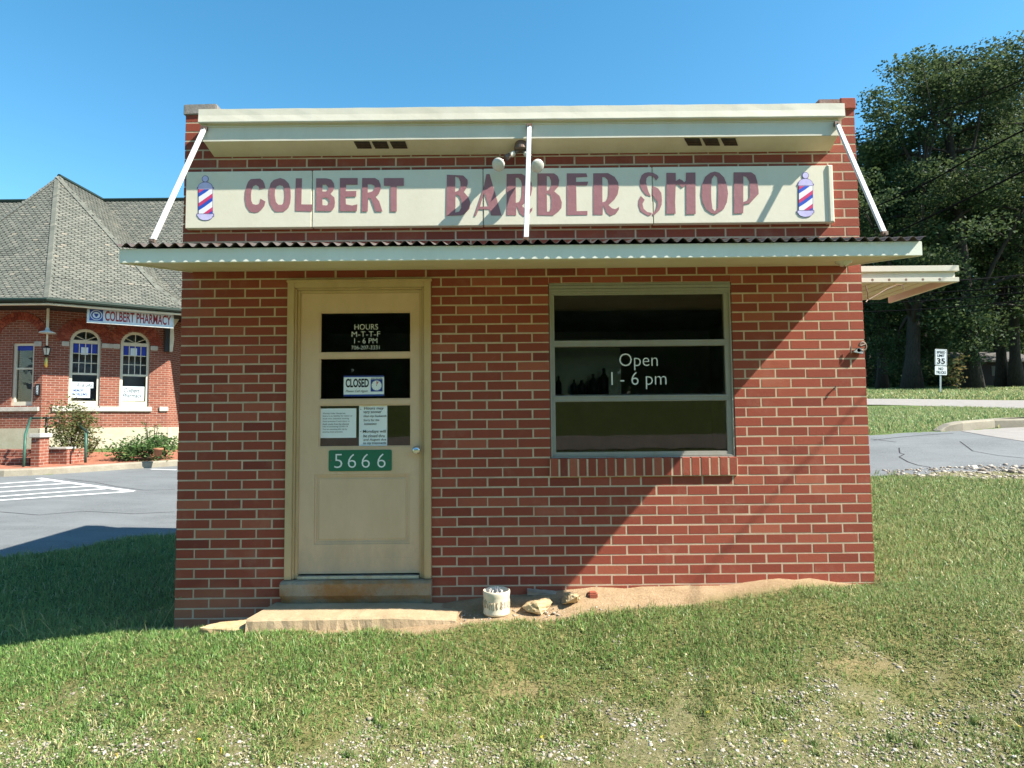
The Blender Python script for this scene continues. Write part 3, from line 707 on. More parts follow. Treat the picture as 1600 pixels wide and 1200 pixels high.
# house number plate
YN = YD - .006; x0, x1 = fpt(513.5, 720, YN)[0], fpt(612, 720, YN)[0]; z1, z0 = fpt(563, 703, YN)[1], fpt(563, 736, YN)[1]
def rrect(x0, x1, z0, z1, r, n=4):
    o = []
    for cx, cz, a0 in ((x1 - r, z0 + r, -90), (x1 - r, z1 - r, 0), (x0 + r, z1 - r, 90), (x0 + r, z0 + r, 180)):
        for i in range(n + 1): a = R(a0 + 90 * i / n); o.append((cx + r * math.cos(a), cz + r * math.sin(a)))
    return o
mb = MB(); mb.plate([rrect(x0, x1, z0, z1, .012)], YN, YD - .001)
pl = thing('house_number_plate', ((x0 + x1) / 2, YN, z0), 'green enamel house number plate reading 5666 below the door glass', 'number sign')
mb.build('plate', M['greenplate'], pl)
mb = MB()
for d, a, b in (('5', 522.5, 535), ('6', 543.5, 556.5), ('6', 565, 578), ('6', 589.5, 602.5)):
    add_text(mb, d, zb_fn(YN - .0012), fpt(a, 720, YN)[0], fpt(b, 720, YN)[0], fpt(563, 731, YN)[1], fpt(563, 709, YN)[1], bold=-.012)
mb.build('numerals', M['whitetext'], pl, recalc=False)
mb = MB()
for a in (517.5, 608): X, Z_ = fpt(a, 719.5, YN); mb.tube([(X, YN - .003, Z_), (X, YN, Z_)], .005, 8)
mb.build_each('screw', M['rust'], pl)
# closed sign
YC = YD + .016; x0, x1 = fpt(537, 603, YC)[0], fpt(600, 603, YC)[0]; z1, z0 = fpt(568, 587, YC)[1], fpt(568, 619, YC)[1]; W, H = x1 - x0, z1 - z0
cs = thing('closed_sign', ((x0 + x1) / 2, YC, z0), 'white and blue CLOSED sign with clock face hung behind the middle door pane', 'sign')
mb = MB(); mb.box(x0, x1, YC, YC + .002, z0, z1); mb.build('board', M['paper'], cs)
mb = MB()
for a, b in ((0, .085), (.93, 1)): mb.box(x0, x1, YC - .0012, YC - .0002, z0 + H * a, z0 + H * b)
mb.box(x0 + W * .67, x0 + W * .965, YC - .0012, YC - .0002, z0 + H * .22, z0 + H * .82); mb.build('blue_band', M['blueprint'], cs)
mb = MB(); f_ = zb_fn(YC - .0015)
add_text(mb, 'CLOSED', f_, x0 + W * .05, x0 + W * .625, z0 + H * .43, z0 + H * .86, bold=.03); add_text(mb, 'Please Call Again', f_, x0 + W * .05, x0 + W * .60, z0 + H * .17, z0 + H * .31, shear=.35)
add_text(mb, 'WILL RETURN', f_, x0 + W * .68, x0 + W * .955, z0 + H * .83, z0 + H * .90); mb.build('lettering', M['black'], cs, recalc=False)
ccx, ccz, cr = x0 + W * .8175, z0 + H * .515, H * .245
mb = MB(); mb.poly([(ccx + cr * math.cos(R(a)), YC - .0018, ccz + cr * math.sin(R(a))) for a in range(0, 360, 15)]); cf = mb.build('clock_face', M['paper'], cs, recalc=False)
mb = MB(); mb.add([(ccx, YC - .0025, ccz), (ccx - cr * .05, YC - .0025, ccz + cr * .85), (ccx + cr * .42, YC - .0025, ccz + cr * .72)], [(0, 1, 2)]); mb.build('hand', M['pinkprint'], cf, recalc=False)
mb = MB()
for k in range(12): a = R(30 * k); X = ccx + cr * .86 * math.cos(a); Z_ = ccz + cr * .86 * math.sin(a); mb.box(X - .0012, X + .0012, YC - .0026, YC - .0022, Z_ - .002, Z_ + .002)
mb.box(ccx - .002, ccx + .002, YC - .0032, YC - .0027, ccz - .003, ccz + .003); mb.build('hour_mark', M['black'], cf)
# two notices
YQ = YD + .017
def notice(px0, px1, py1, py0, lab, lines, al, hs=None, tiltz=0):
    a, b = fpt(px0, 665, YQ)[0], fpt(px1, 665, YQ)[0]; t, q = fpt(550, py1, YQ)[1], fpt(550, py0, YQ)[1]; w, h_ = b - a, t - q
    r_ = thing('paper_notice', ((a + b) / 2, YQ, q), lab, 'notice', 'notices taped inside the door glass'); mb = MB()
    nx = 6; V = []
    for i in range(nx + 1):
        x = a + w * i / nx; y = YQ + .0012 * math.sin(i * 1.3)
        V += [(x, y, q + tiltz * i / nx), (x, y, t + tiltz * i / nx), (x, y + .001, q + tiltz * i / nx), (x, y + .001, t + tiltz * i / nx)]
    F = []
    for i in range(nx): k = 4 * i; F += [(k, k + 4, k + 5, k + 1), (k + 2, k + 3, k + 7, k + 6)]
    mb.add(V, F); mb.build('sheet', M['paper'], r_); mb = MB()
    for s_, xa, xb, za, zb_ in lines: add_text(mb, s_, lambda x, z: (x, YQ - .0032, z), a + w * xa, a + w * xb, q + h_ * za, q + h_ * zb_, bold=.006, shear=hs or 0)
    mb.build('writing', M['ink'], r_, recalc=False); return r_
ln = ('Warning: Under Georgia law,', 'there is no liability for injury or', 'death of an individual entering', 'these premises if such injury or', 'death results from the inherent', 'risks of contracting COVID-19.', 'You are assuming this risk by', 'entering these premises.')
n1 = notice(498.5, 556.5, 638, 684, 'white typed notice taped in the left of the lowest door pane', [(s_, .10, .10 + .80 * len(s_) / 35, .80 - .09 * i, .86 - .09 * i) for i, s_ in enumerate(ln)], 0)
ln = (('Hours may', .18, .88, .88, .97), ('vary sooner', .16, .80, .79, .86), ('than my husbands', .16, .98, .70, .77), ('Sorry for the', .16, .72, .60, .67), ('inconvenience', .18, .62, .52, .58), ('Mondays will', .14, .96, .31, .40), ('be closed thru', .16, .92, .22, .29), ('and August due', .16, .97, .12, .19), ('to my treatments', .16, .97, .03, .10), ('.', .05, .08, .90, .92), ('.', .05, .08, .35, .37))
n2 = notice(561, 605, 634, 697.5, 'white handwritten notice taped beside the typed one on the door', ln, 0, .15)

# --- main sign board
YS = -.052
def spt(px, py): p = P(px, py, YS); return p.x, p.z
bx0, bx1 = spt(290, 310)[0], spt(1299.5, 305)[0]; sb1, sb0 = P(800, 263.5, YS).z, P(800, 352, YS).z
sg = thing('shop_sign_board', ((bx0 + bx1) / 2, YS, sb0), 'long cream shop sign board lettered in maroon between two barber poles', 'sign')
mb = MB(); seams = [bx0] + [spt(q, 310)[0] for q in (487.5, 755, 1020)] + [bx1]
for i in range(4):
    r_ = .0022; mb.box(seams[i] + r_ * (i > 0), seams[i + 1] - r_ * (i < 3), YS + (.0015 if i % 2 else 0), -.002, sb0 + .001 * i, sb1 + .0012 * i)
mb.build('panel', M['signwhite'], sg, bevel=.004)
mb = MB(); mb.cbox(bx1 - .026, bx1 + .012, YS - .010, -.002, sb0, sb1 + .003, .008); mb.build('end_trim', M['signwhite'], sg)
LET = {}
O1, O2, O3, O4, O5, O6 = (290, 255), (480, 255), (680, 255), (830, 255), (980, 255), (1120, 255)
Rr = [(775, 128), (960, 125), (1040, 170), (1085, 240), (1095, 310), (1080, 390), (1040, 455), (965, 525), (1010, 565), (1050, 575), (1080, 560), (1098, 545), (1095, 580), (1060, 630), (990, 660), (940, 620), (910, 545), (898, 530), (893, 645), (775, 645)]
Rh = [(888, 175), (920, 175), (955, 210), (968, 280), (965, 400), (950, 450), (925, 480), (890, 488)]
LETTERS = [
 (O1, [[(815, 200), (930, 193), (965, 215), (985, 255), (998, 310), (925, 330), (912, 292), (880, 272), (845, 290), (825, 340), (818, 400), (822, 470), (840, 510), (880, 522), (915, 512), (932, 485), (938, 445), (998, 480), (985, 535), (950, 580), (910, 612), (870, 620), (805, 608), (755, 535), (740, 440), (745, 360), (765, 275), (785, 230)]]),
 (O1, [[(1183, 185), (1240, 205), (1290, 255), (1312, 330), (1316, 420), (1308, 500), (1285, 560), (1230, 606), (1125, 610), (1085, 570), (1050, 500), (1037, 400), (1045, 320), (1065, 250), (1105, 210)], [(1175, 275), (1215, 285), (1237, 340), (1240, 420), (1230, 490), (1205, 520), (1160, 520), (1130, 485), (1115, 400), (1120, 330), (1140, 290)]]),
 (O1, [[(1378, 190), (1455, 190), (1448, 515), (1582, 517), (1575, 605), (1372, 600)]]),
 (O2, [[(113, 190), (240, 190), (300, 205), (333, 250), (338, 300), (325, 345), (290, 385), (340, 430), (348, 490), (342, 545), (315, 590), (285, 600), (110, 598)], [(190, 268), (235, 268), (265, 300), (262, 335), (235, 355), (190, 355)], [(190, 432), (245, 432), (275, 460), (278, 490), (250, 530), (192, 525)]]),
 (O2, [[(410, 187), (632, 187), (630, 268), (487, 268), (483, 350), (615, 347), (613, 418), (480, 422), (485, 515), (560, 530), (628, 515), (620, 602), (408, 600)]]),
 (O2, [[(688, 187), (850, 187), (895, 215), (918, 270), (918, 330), (895, 385), (852, 420), (900, 475), (942, 605), (855, 605), (795, 440), (762, 434), (757, 605), (682, 605)], [(757, 262), (800, 262), (840, 280), (845, 310), (830, 345), (795, 360), (757, 370)]]),
 (O2, [[(960, 187), (1208, 187), (1208, 283), (1120, 285), (1120, 605), (1042, 605), (1042, 285), (960, 283)]]),
 (O3, [[(147, 145), (350, 155), (405, 210), (405, 260), (385, 320), (358, 360), (410, 420), (438, 485), (430, 570), (360, 640), (320, 652), (138, 660)], [(250, 165), (290, 180), (315, 230), (318, 290), (300, 340), (250, 360)], [(255, 390), (300, 410), (325, 460), (325, 560), (300, 605), (250, 618)]]),
 (O3, [[(640, 137), (680, 137), (830, 655), (700, 655), (678, 580), (545, 575), (510, 660), (488, 660), (600, 330)], [(610, 365), (668, 540), (560, 545)]]),
 (O3, [[(x + 118, y + 8) for x, y in Rr], [(x + 118, y + 8) for x, y in Rh]]),
 (O4, [[(78, 128), (285, 128), (330, 160), (350, 215), (340, 290), (288, 352), (355, 410), (383, 490), (378, 560), (345, 600), (275, 655), (78, 652)], [(195, 160), (225, 168), (247, 220), (248, 285), (225, 335), (195, 345)], [(195, 372), (240, 400), (250, 450), (248, 560), (230, 605), (198, 607)]]),
 (O4, [[(445, 128), (690, 128), (702, 172), (560, 178), (560, 235), (712, 232), (697, 280), (562, 280), (568, 600), (703, 597), (703, 648), (445, 652)]]),
 (O4, [Rr, Rh]),
 (O5, [[(265, 113), (320, 120), (375, 150), (393, 180), (360, 217), (335, 180), (310, 160), (270, 160), (240, 190), (235, 240), (250, 300), (265, 355), (295, 415), (235, 400), (185, 340), (158, 280), (155, 220), (180, 150), (220, 122)],
       'more', [(315, 285), (385, 315), (425, 370), (433, 450), (430, 520), (400, 590), (350, 635), (318, 658), (320, 615), (350, 600), (372, 550), (380, 490), (330, 420), (315, 400)],
       [(170, 410), (218, 458), (190, 510), (205, 570), (250, 610), (305, 622), (300, 645), (270, 660), (225, 640), (165, 600), (140, 520), (145, 460)]]),
 (O5, [[(490, 122), (605, 122), (607, 225), (650, 198), (690, 215), (712, 240), (733, 220), (735, 118), (852, 118), (855, 635), (738, 640), (735, 275), (685, 310), (640, 262), (605, 275), (598, 500), (605, 632), (490, 635)]]),
 (O5, [[(1095, 105), (1150, 120), (1210, 180), (1245, 270), (1260, 380), (1245, 490), (1205, 575), (1100, 640), (1050, 625), (985, 580), (940, 490), (925, 390), (935, 270), (975, 170), (1040, 120)], [(1090, 150), (1125, 180), (1135, 300), (1130, 560), (1095, 603), (1065, 570), (1050, 450), (1048, 330), (1055, 200)]]),
 (O6, [[(210, 115), (430, 115), (480, 150), (505, 230), (520, 330), (522, 385), (415, 500), (335, 515), (328, 625), (212, 632)], [(330, 160), (370, 170), (405, 230), (408, 420), (385, 465), (330, 487)]]),
]
rl = random.Random(8)
for og, loops in LETTERS:
    cv = lambda lp: [spt(og[0] + x / 8.0, og[1] + y / 8.0) for x, y in lp]
    mb = MB(); tt = rl.uniform(.35, .65)
    if 'more' in loops:
        for lp in loops:
            if lp != 'more': mb.plate([cv(lp)], YS - .0022, YS - .0008, 0, tt)
    else: mb.plate([cv(lp) for lp in loops], YS - .0022, YS - .0008, 0, tt)
    mb.build('letter', M['maroon'], sg)
def clipz(poly, lo, hi):
    for s_, lim in ((1, lo), (-1, hi)):
        out = []
        for i in range(len(poly)):
            a, b = poly[i], poly[(i + 1) % len(poly)]; fa, fb = s_ * (a[1] - lim), s_ * (b[1] - lim)
            if fa >= 0: out.append(a)
            if fa * fb < 0: t = fa / (fa - fb); out.append((a[0] + (b[0] - a[0]) * t, a[1] + (b[1] - a[1]) * t))
        poly = out
        if len(poly) < 3: return []
    return poly
for og in ((290, 255), (290 + 937.5, 255 - 5.3)):
    cv = lambda lp: [spt(og[0] + x / 8.0, og[1] + y / 8.0) for x, y in lp]
    arc = lambda cx, cy, rx, ry, a0, a1, n: [(cx + rx * math.cos(R(a0 + (a1 - a0) * i / n)), cy - ry * math.sin(R(a0 + (a1 - a0) * i / n))) for i in range(n + 1)]
    out = [(358, 665), (340, 668)] + arc(247, 665, 93, 54, 0, -180, 12) + [(140, 665), (140, 632), (158, 625), (158, 325), (140, 320), (148, 298)] + arc(247, 300, 92, 66, 180, 115, 6) + arc(247, 197, 43, 43, 235, -55, 14) + arc(247, 300, 92, 66, 65, 0, 6) + [(352, 298), (354, 320), (342, 325), (342, 625), (358, 635)]
    mb = MB(); mb.plate([cv(out)], YS - .0018, YS - .0006); em = mb.build('barber_pole_emblem', M['lavd'], sg)
    # inner pieces
    def piece(nm, lps, mat, dy):
        mb = MB()
        for lp in lps:
            if len(lp) >= 3: mb.plate([cv(lp)], YS - dy * .6, YS - .0019)
        return mb.build(nm, mat, em)
    piece('dome', [arc(247, 298, 86, 58, 180, 0, 14) + [(343, 322), (152, 322)]], M['lav'], .0045); piece('finial', [arc(247, 197, 36, 36, 0, 345, 16)], M['lav'], .0045); piece('base', [[(347, 638), (347, 662)] + arc(247, 666, 88, 47, 0, -180, 12) + [(148, 662), (148, 638)]], M['lav'], .0045)
    piece('glass_tube', [[(166, 328), (336, 328), (336, 632), (166, 632)]], M['stripewhite'], .0045)
    for nm, mat, bands in (('red_stripe', M['stripered'], (0, 160, -150, 320)), ('blue_stripe', M['stripeblue'], (0, 160, -150, 320))):
        lps = []
        for base in (-290, -120, 50, 220):
            o_ = 450 + base + (0 if nm[0] == 'r' else 46); lps.append(clipz([(166, o_), (250, o_ - 58), (336, o_ - 120), (336, o_ - 72), (250, o_ - 8), (166, o_ + 46)], 330, 630))
        piece(nm, lps, mat, .0055)

# --- twin floodlight under the cornice
fb = P(814, 229, -.09); fl = thing('twin_floodlight', fb, 'rusty twin floodlight with two frosted bulbs hung under the cornice', 'light fixture')
mb = MB(); mb.lathe([(0, .03), (.045, .03), (.045, .0), (.05, -.004), (.05, -.022), (.04, -.032), (0, -.034)], Matrix.Translation(fb), 20); mb.build('base', M['rust'], fl)
for (ex, ey), (bx_, by_), lab in (((790, 247), (779, 257), 0), ((829, 247), (839.5, 259), 0)):
    a = fb + Vector((0, 0, -.02)); e_ = P(ex, ey, -.12); b = P(bx_, by_, -.165); mb = MB(); mb.tube([a, a.lerp(e_, .55)], .013, 8); mb.tube([a.lerp(e_, .45), a.lerp(e_, .75)], .019, 10, 1); mb.tube([a.lerp(e_, .7), e_], [.019, .024], 10)
    ar = mb.build('arm', [M['rust'], M['white']], fl)
    d = ((b - e_).normalized() + Vector((0, -.9, -.25))).normalized(); q = d.to_track_quat('Z', 'Y').to_matrix().to_4x4(); mb = MB()
    mb.lathe([(.016, -.075), (.020, -.05), (.042, -.012), (.048, .0), (.047, .010), (.038, .017), (.017, .022), (0, .023)], Matrix.Translation(b) @ q, 24); mb.build('bulb', M['bulbglass'], ar, smooth=True)
# --- porcelain lampholder under the awning
lp = P(1318, 404, -.4); lp.z = zf0 + .012 + (zw + .004 - zf0 - .012) * (.45 / .85) - .001; lf = thing('awning_lampholder', lp, 'round porcelain lampholder under the right end of the awning', 'light fixture')
mb = MB(); mb.lathe([(.0, -.035), (.024, -.034), (.03, -.024), (.05, -.012), (.055, 0)], Matrix.Translation(lp), 20); mb.build('holder', M['bulbglass'], lf, smooth=True)
mb = MB(); mb.tube([lp + Vector((.0, -.012, -.03)), lp + Vector((-.02, -.03, -.055))], .003, 6); mb.build('pull_chain', M['rust'], lf)
# --- rusty hook bracket on the right corner
hp = P(1339, 548, -.002); hk = thing('wall_bracket', hp, 'rusty iron hook bracket screwed near the right corner of the brick front', 'bracket')
mb = MB(); mb.plate([[(hp.x - .038, hp.z - .012), (hp.x + .028, hp.z - .026), (hp.x + .034, hp.z + .002), (hp.x - .002, hp.z + .02)]], -.03, -.004); mb.tube([(hp.x + .0, -.03, hp.z), (hp.x, .0, hp.z)], .014, 8); mb.build('plate', M['post'], hk)
mb = MB(); c = (hp.x + .03, -.025, hp.z + .028); mb.tube([(c[0] + .024 * math.cos(R(a)), c[1], c[2] + .03 * math.sin(R(a))) for a in range(-120, 200, 20)], .008, 8)
mb.tube([(hp.x + .01, -.028, hp.z + .03), (hp.x + .05, -.028, hp.z + .045)], .009, 8); mb.tube([(hp.x - .055, -.02, hp.z - .02), (hp.x - .052, -.02, hp.z + .03)], .005, 6); mb.build('hook', M['rust'], hk)
hp = P(1303, 607, -.002)
mb = MB(); mb.tube([hp, hp + Vector((.0, -.014, .0))], .006, 6); mb.tube([hp + Vector((-.006, -.014, -.016)), hp + Vector((.008, -.014, .016))], .005, 6); tag(mb.build('wall_screw', M['rust']), 'tiny rusty screw hook in the sunlit brick right of the window', 'hook')
# ------------------------------------------------------------------ ground, paving, grass
def project(x, y, z):
    d = np.stack([x - EYE.x, y - EYE.y, z - EYE.z], -1); f = d @ np.array(Fv); f = np.maximum(f, 1e-3)
    return 800 + 1000 * (d @ np.array(Rv)) / f, 600 - 1000 * (d @ np.array(Uv)) / f
def PZ(px, py, z): r = ray(px, py); return EYE + r * ((z - EYE.z) / r.z)
def curve(pts): pts = sorted(pts); return np.array([p[0] for p in pts]), np.array([p[1] for p in pts])
def gp(px, py): p = PG(px, py); return (p.x, p.y)
NEAR = curve([(-40, 1.5), (-12, 1.9), gp(0, 872), gp(107, 860), gp(187, 841), gp(271, 835), (-2.0, 4.0), (0, 4.3), (2.8, 3.9), gp(1372, 744), gp(1450, 741), gp(1530, 738), gp(1600, 735), (14, 3.0), (30, 3)])
FAR = curve([(-40, 8.6), (-20, 8.6), gp(0, 745), gp(70, 742), gp(150, 736.5), gp(200, 733), gp(272, 728), (-5, 12.6), (0, 12), (3.0, 8.5), gp(1362, 680), gp(1420, 676), gp(1484, 673), gp(1600, 667), (16, 6.6), (30, 6.6)])
RN = curve([(-30, 19.0)] + [gp(x, y) for x, y in ((1358, 632), (1450, 634), (1520, 637), (1600, 640.5))] + [(30, 15.5), (60, 13)])
RF = curve([(-30, 24.5)] + [gp(x, y) for x, y in ((1358, 623), (1450, 623.5), (1600, 625.5))] + [(40, 22.5), (60, 22)])
ip = lambda c, x: np.interp(x, c[0], c[1])
def paved(x, y, m=0.0):
    a = np.minimum(y - ip(NEAR, x), ip(FAR, x) - y); b = np.minimum(y - ip(RN, x), ip(RF, x) - y); return np.maximum(a, b) > m
DW = ([-3.2, -2.45, -2.1, -1.2, -.4, 0, .5, 1.5, 2.35, 2.55], [.0, .13, .22, .50, .50, .43, .36, .23, .11, .0])
def dirt_of(x, y):
    w = np.interp(x, *DW) + (fbm(x, y, 3.2, 5) - .5) * .16
    d = sst(.0, .07, w + y) * (y < .1) * (x > -2.9) * (x < 2.66)
    # bare patches further out
    for cx, cy, rx, ry in ((-.02, -1.02, .20, .05), (1.95, -.92, .30, .055), (2.35, -.74, .20, .03)):
        q = ((x - cx) / rx) ** 2 + ((y - cy) / ry) ** 2 + (fbm(x, y, 9, 9) - .5) * 2.6; d = np.maximum(d, .36 * (1 - sst(.3, 1.2, q)))
    return d
def gravel_of(x, y):
    n = fbm(x, y, 1.6, 21) - .5; n2 = fbm(x, y, 8, 31) - .5
    g = .70 * sst(-5.5, -3.5, y) * sst(-.95, -1.55, y - n * .8 - n2 * 1.8 - np.clip((x - 1.0) * .16, -.15, .5) + np.clip(-x * .04, 0, .1))
    e = ip(NEAR, x); wd = np.clip((x - 4.75) * .42, 0, 1.6); s_ = (y > e - wd - n * .5) & (y < e + .3) & (x > 4.75) & (y > .5)
    return np.maximum(g * (y < .5), s_ * 1.0)
def axis(a, b, st, far): 
    m = list(np.arange(a, b, st)); s_ = st; q = b
    while q < far: m.append(q); s_ *= 1.22; q += s_
    s_ = st; q = a - st; l = []
    while q > -far: l.append(q); s_ *= 1.22; q -= s_
    return np.array(l[::-1] + m)
gxs = axis(-9, 10, .11, 420); gys = axis(-3.2, 13, .11, 420)
GX, GY = np.meshgrid(gxs, gys); fx, fy = GX.ravel(), GY.ravel(); fz = gz0(fx, fy)
fz = np.clip(fz, -4, 14); far_ = np.hypot(fx, fy); 
di = dirt_of(fx, fy); gr = gravel_of(fx, fy); pv = paved(fx, fy, .10)
fz = fz - .07 * pv + (fbm(fx, fy, 4, 40) - .5) * .03 * (~pv) * (far_ < 14) + (fbm(fx, fy, 11, 41) - .5) * .014 * np.maximum(di, gr)
fz = fz + .045 * di * sst(-.28, -.02, fy) * (fx > -.6) * sst(2.5, 2.0, fx) + (.030 * (fbm(fx, fy, 7, 77) - .5) + .02 * (fbm(fx, fy, 18, 78) - .5)) * di * (fx > -.6)                      # clay banked against the wall
nx_, ny_ = len(gxs), len(gys); i0 = (np.arange(ny_ - 1)[:, None] * nx_ + np.arange(nx_ - 1)[None, :]).ravel()
go = npmesh('ground', np.c_[fx, fy, fz], np.c_[i0, i0 + 1, i0 + nx_ + 1, i0 + nx_], 4, M['ground'], smooth=True)
lawn = sst(3.0, 6.0, np.hypot(fx, fy + 1.5)) 
lawn = np.clip(lawn, 0, 1)
for nm, v in (('dirt', di), ('gravel', gr), ('lawn', lawn)):
    at = go.data.attributes.new(nm, 'FLOAT', 'POINT'); at.data.foreach_set('value', v.astype(np.float32))
tag(go, kind='structure')

def sheet(name, near, far, xs, rows, mat, off, zf=None):
    xs = np.asarray(xs, float); t = np.linspace(0, 1, rows); X = np.repeat(xs, rows); Y = (ip(near, xs)[:, None] * (1 - t) + ip(far, xs)[:, None] * t).ravel()
    Z = gz0(X, Y) + off; k = len(xs); i = (np.arange(k - 1)[:, None] * rows + np.arange(rows - 1)[None, :]).ravel()
    o = npmesh(name, np.c_[X, Y, Z], np.c_[i, i + rows, i + rows + 1, i + 1], 4, mat, smooth=True); return tag(o, kind='structure')
lot = sheet('parking_lot', NEAR, FAR, np.r_[np.arange(-36, -14, 1.), np.arange(-14, 14, .25), np.arange(14, 30, 1.)], 40, M['asphalt'], .0)
rd = sheet('road', RN, RF, np.arange(-28, 58, .7), 8, M['roadpale'], .0)
def strip(mb, pts, w, off=.006, m=0, t=.5):
    """ribbon of ground following the pixel path"""
    q = [Vector((*gp(px, py), 0)) if len(pt) == 2 else pt for pt in pts for px, py in [pt]]; out = []
    for i in range(len(q) - 1):
        n = max(1, int((q[i + 1] - q[i]).length / .3)); out += [q[i].lerp(q[i + 1], k / n) for k in range(n)]
    out.append(q[-1]); L = []
    for i, p in enumerate(out):
        d = (out[min(i + 1, len(out) - 1)] - out[max(i - 1, 0)]).normalized(); s_ = Vector((-d.y, d.x, 0)) * w / 2
        for z in (p - s_, p + s_): L.append((z.x, z.y, gz(z.x, z.y) + off))
    mb.add(L, [(2 * i, 2 * i + 2, 2 * i + 3, 2 * i + 1) for i in range(len(out) - 1)], m, t)
mb = MB()
for pts, w in ((((60, 747.5), (208, 768)), .13), (((-60, 788), (0, 782), (208, 768)), .11), (((-60, 782), (0, 776), (165, 764)), .10), (((-60, 774), (0, 769), (139, 760)), .10), (((-60, 767), (0, 762), (109, 755.5)), .10), (((-60, 760), (0, 756), (80, 751)), .10), (((236, 733.3), (276, 734.5)), .09)):
    strip(mb, pts, w, .005)
mk = mb.build('parking_markings', M['markings'], recalc=False); tag(mk, kind='structure')
mb = MB(); rn = random.Random(12)
for pts in (((1405, 700), (1406, 708), (1413, 710), (1405, 714), (1419, 722), (1434, 727), (1452, 730), (1459, 735), (1464, 741)), ((100, 748), (150, 754), (180, 760), (225, 766), (274, 765)), ((0, 800), (60, 805), (130, 799), (210, 803), (273, 800)), ((1500, 690), (1520, 705), (1560, 712), (1600, 716)), ((1365, 688), (1420, 682), (1490, 677)), ((1361, 686), (1400, 691))):
    strip(mb, pts, .015, .004)
ck = mb.build('asphalt_cracks', M['crack'], recalc=False); tag(ck, kind='structure')
APN = curve([gp(1505, 675.5), gp(1560, 684), gp(1600, 690), (9.5, ip(NEAR, 9.5) + 1.2)]); APF = curve([gp(1500, 674), gp(1560, 670), gp(1600, 667.5), (9.5, ip(FAR, 9.5) - .03)])
sheet('concrete_apron', APN, APF, np.linspace(gp(1508, 675)[0], 9.4, 12), 6, M['roadpale'], .006)

def kerb(name, path, w, h, mat, inward, taper=False):
    """concrete kerb along (x, y) points, rounded top edge"""
    pts = [Vector((x, y, 0)) for x, y in path]; prof = [(0, -.08), (0, h - .03), (.015, h - .008), (.04, h), (w, h + .005), (w, -.08)]; V = []; n = len(prof)
    for i, p in enumerate(pts):
        d = (pts[min(i + 1, len(pts) - 1)] - pts[max(i - 1, 0)]).normalized(); s_ = Vector((-d.y, d.x, 0)) * inward; z = gz(p.x, p.y)
        for a, b in prof: V.append((p.x + s_.x * a, p.y + s_.y * a, z + b * (min(1, .12 + .33 * i) if taper and b > 0 else 1)))
    mb = MB(); mb.add(V, [(i * n + j, (i + 1) * n + j, (i + 1) * n + j + 1, i * n + j + 1) for i in range(len(pts) - 1) for j in range(n - 1)] + [tuple(range(n)), tuple((len(pts) - 1) * n + j for j in range(n))])
    o = mb.build(name, mat); tag(o, kind='structure'); return o
lk = [(x, float(ip(FAR, x)) - .02) for x in np.arange(-22, -4.8, .4)]
kerb('kerb', lk, .16, .15, M['kerb'], 1)
rk = [gp(1470, 674.5), gp(1477, 674), gp(1486, 673.7), gp(1505, 673), gp(1540, 670), gp(1575, 667), gp(1600, 664.5), (8.8, float(ip(FAR, 8.8)) + .05), (11, float(ip(FAR, 11)) + .1)]
kerb('kerb', rk, .16, .16, M['kerb'], 1, True)
# sidewalk of brick pavers behind the left kerb
PN = (FAR[0], FAR[1] + .135); PF = (FAR[0], FAR[1] + 3.6)
o = sheet('sidewalk', PN, PF, np.arange(-22, -4.8, .4), 14, M['pbrickpave'], .13)

# --- concrete step slab
zs_ = P(560, 940, 0).z; e0 = PZ(384, 968.5, zs_); e1 = PZ(712, 962, zs_); bl = P(402, 941, -.01)
mb = MB(); nx = 30; rn = random.Random(6); V = []
for i in range(nx + 1):
    t = i / nx; x = e0.x + (e1.x - e0.x) * t; y = e0.y + (e1.y - e0.y) * t; wv = rn.uniform(-.004, .004); dz = -.022 * max(0, t - .7) / .3
    V += [(x + .05 * (1 - t), .02, zs_ + dz), (x, y + .012 + wv, zs_ + dz + rn.uniform(-.002, .002)), (x, y + wv, zs_ - .012 + dz), (x + rn.uniform(-.01, .01) * (0 < i < nx), y - .015 + rn.uniform(-.01, .008), zs_ - .13), (x + .05 * (1 - t), .02, zs_ - .13)]
F = [(i * 5 + j, (i + 1) * 5 + j, (i + 1) * 5 + j + 1, i * 5 + j + 1) for i in range(nx) for j in range(4)] + [(0, 1, 2, 3, 4), tuple(nx * 5 + j for j in (4, 3, 2, 1, 0))]
mb.add(V, F); st = mb.build('concrete_step', M['slabc']); tag(st, 'low clay stained concrete step in front of the tan door', 'step')

# --- rocks, plank, brick shard, crock
def rock(name, c, s, mat, seed, lab, cat='rock', ang=0, group=None, pit=.22):
    bm = bmesh.new(); bmesh.ops.create_icosphere(bm, subdivisions=4, radius=1.0); rs = np.array([v.co[:] for v in bm.verts])
    a = rs[:, 0] * 1.3 + seed * 7.1; b = rs[:, 1] * 1.3 + rs[:, 2] * 1.7 + seed * 3.3
    r_ = .72 + .42 * fbm(a, b, 1.3, seed) + pit * (fbm(a, b, 5, seed + 3) - .5); co = rs * r_[:, None]
    co[:, 2] = np.clip(co[:, 2], -.6, .62); co = co * np.array(s); ca, sa_ = math.cos(ang), math.sin(ang)
    co = np.c_[co[:, 0] * ca - co[:, 1] * sa_, co[:, 0] * sa_ + co[:, 1] * ca, co[:, 2]]
    for v, q in zip(bm.verts, co): v.co = Vector(q) + Vector(c)
    me = bpy.data.meshes.new(name); bm.to_mesh(me); bm.free(); me.materials.append(mat); o = bpy.data.objects.new(name, me); COL.objects.link(o); me.polygons.foreach_set('use_smooth', [True] * len(me.polygons))
    if lab: tag(o, lab, cat, group)
    return o
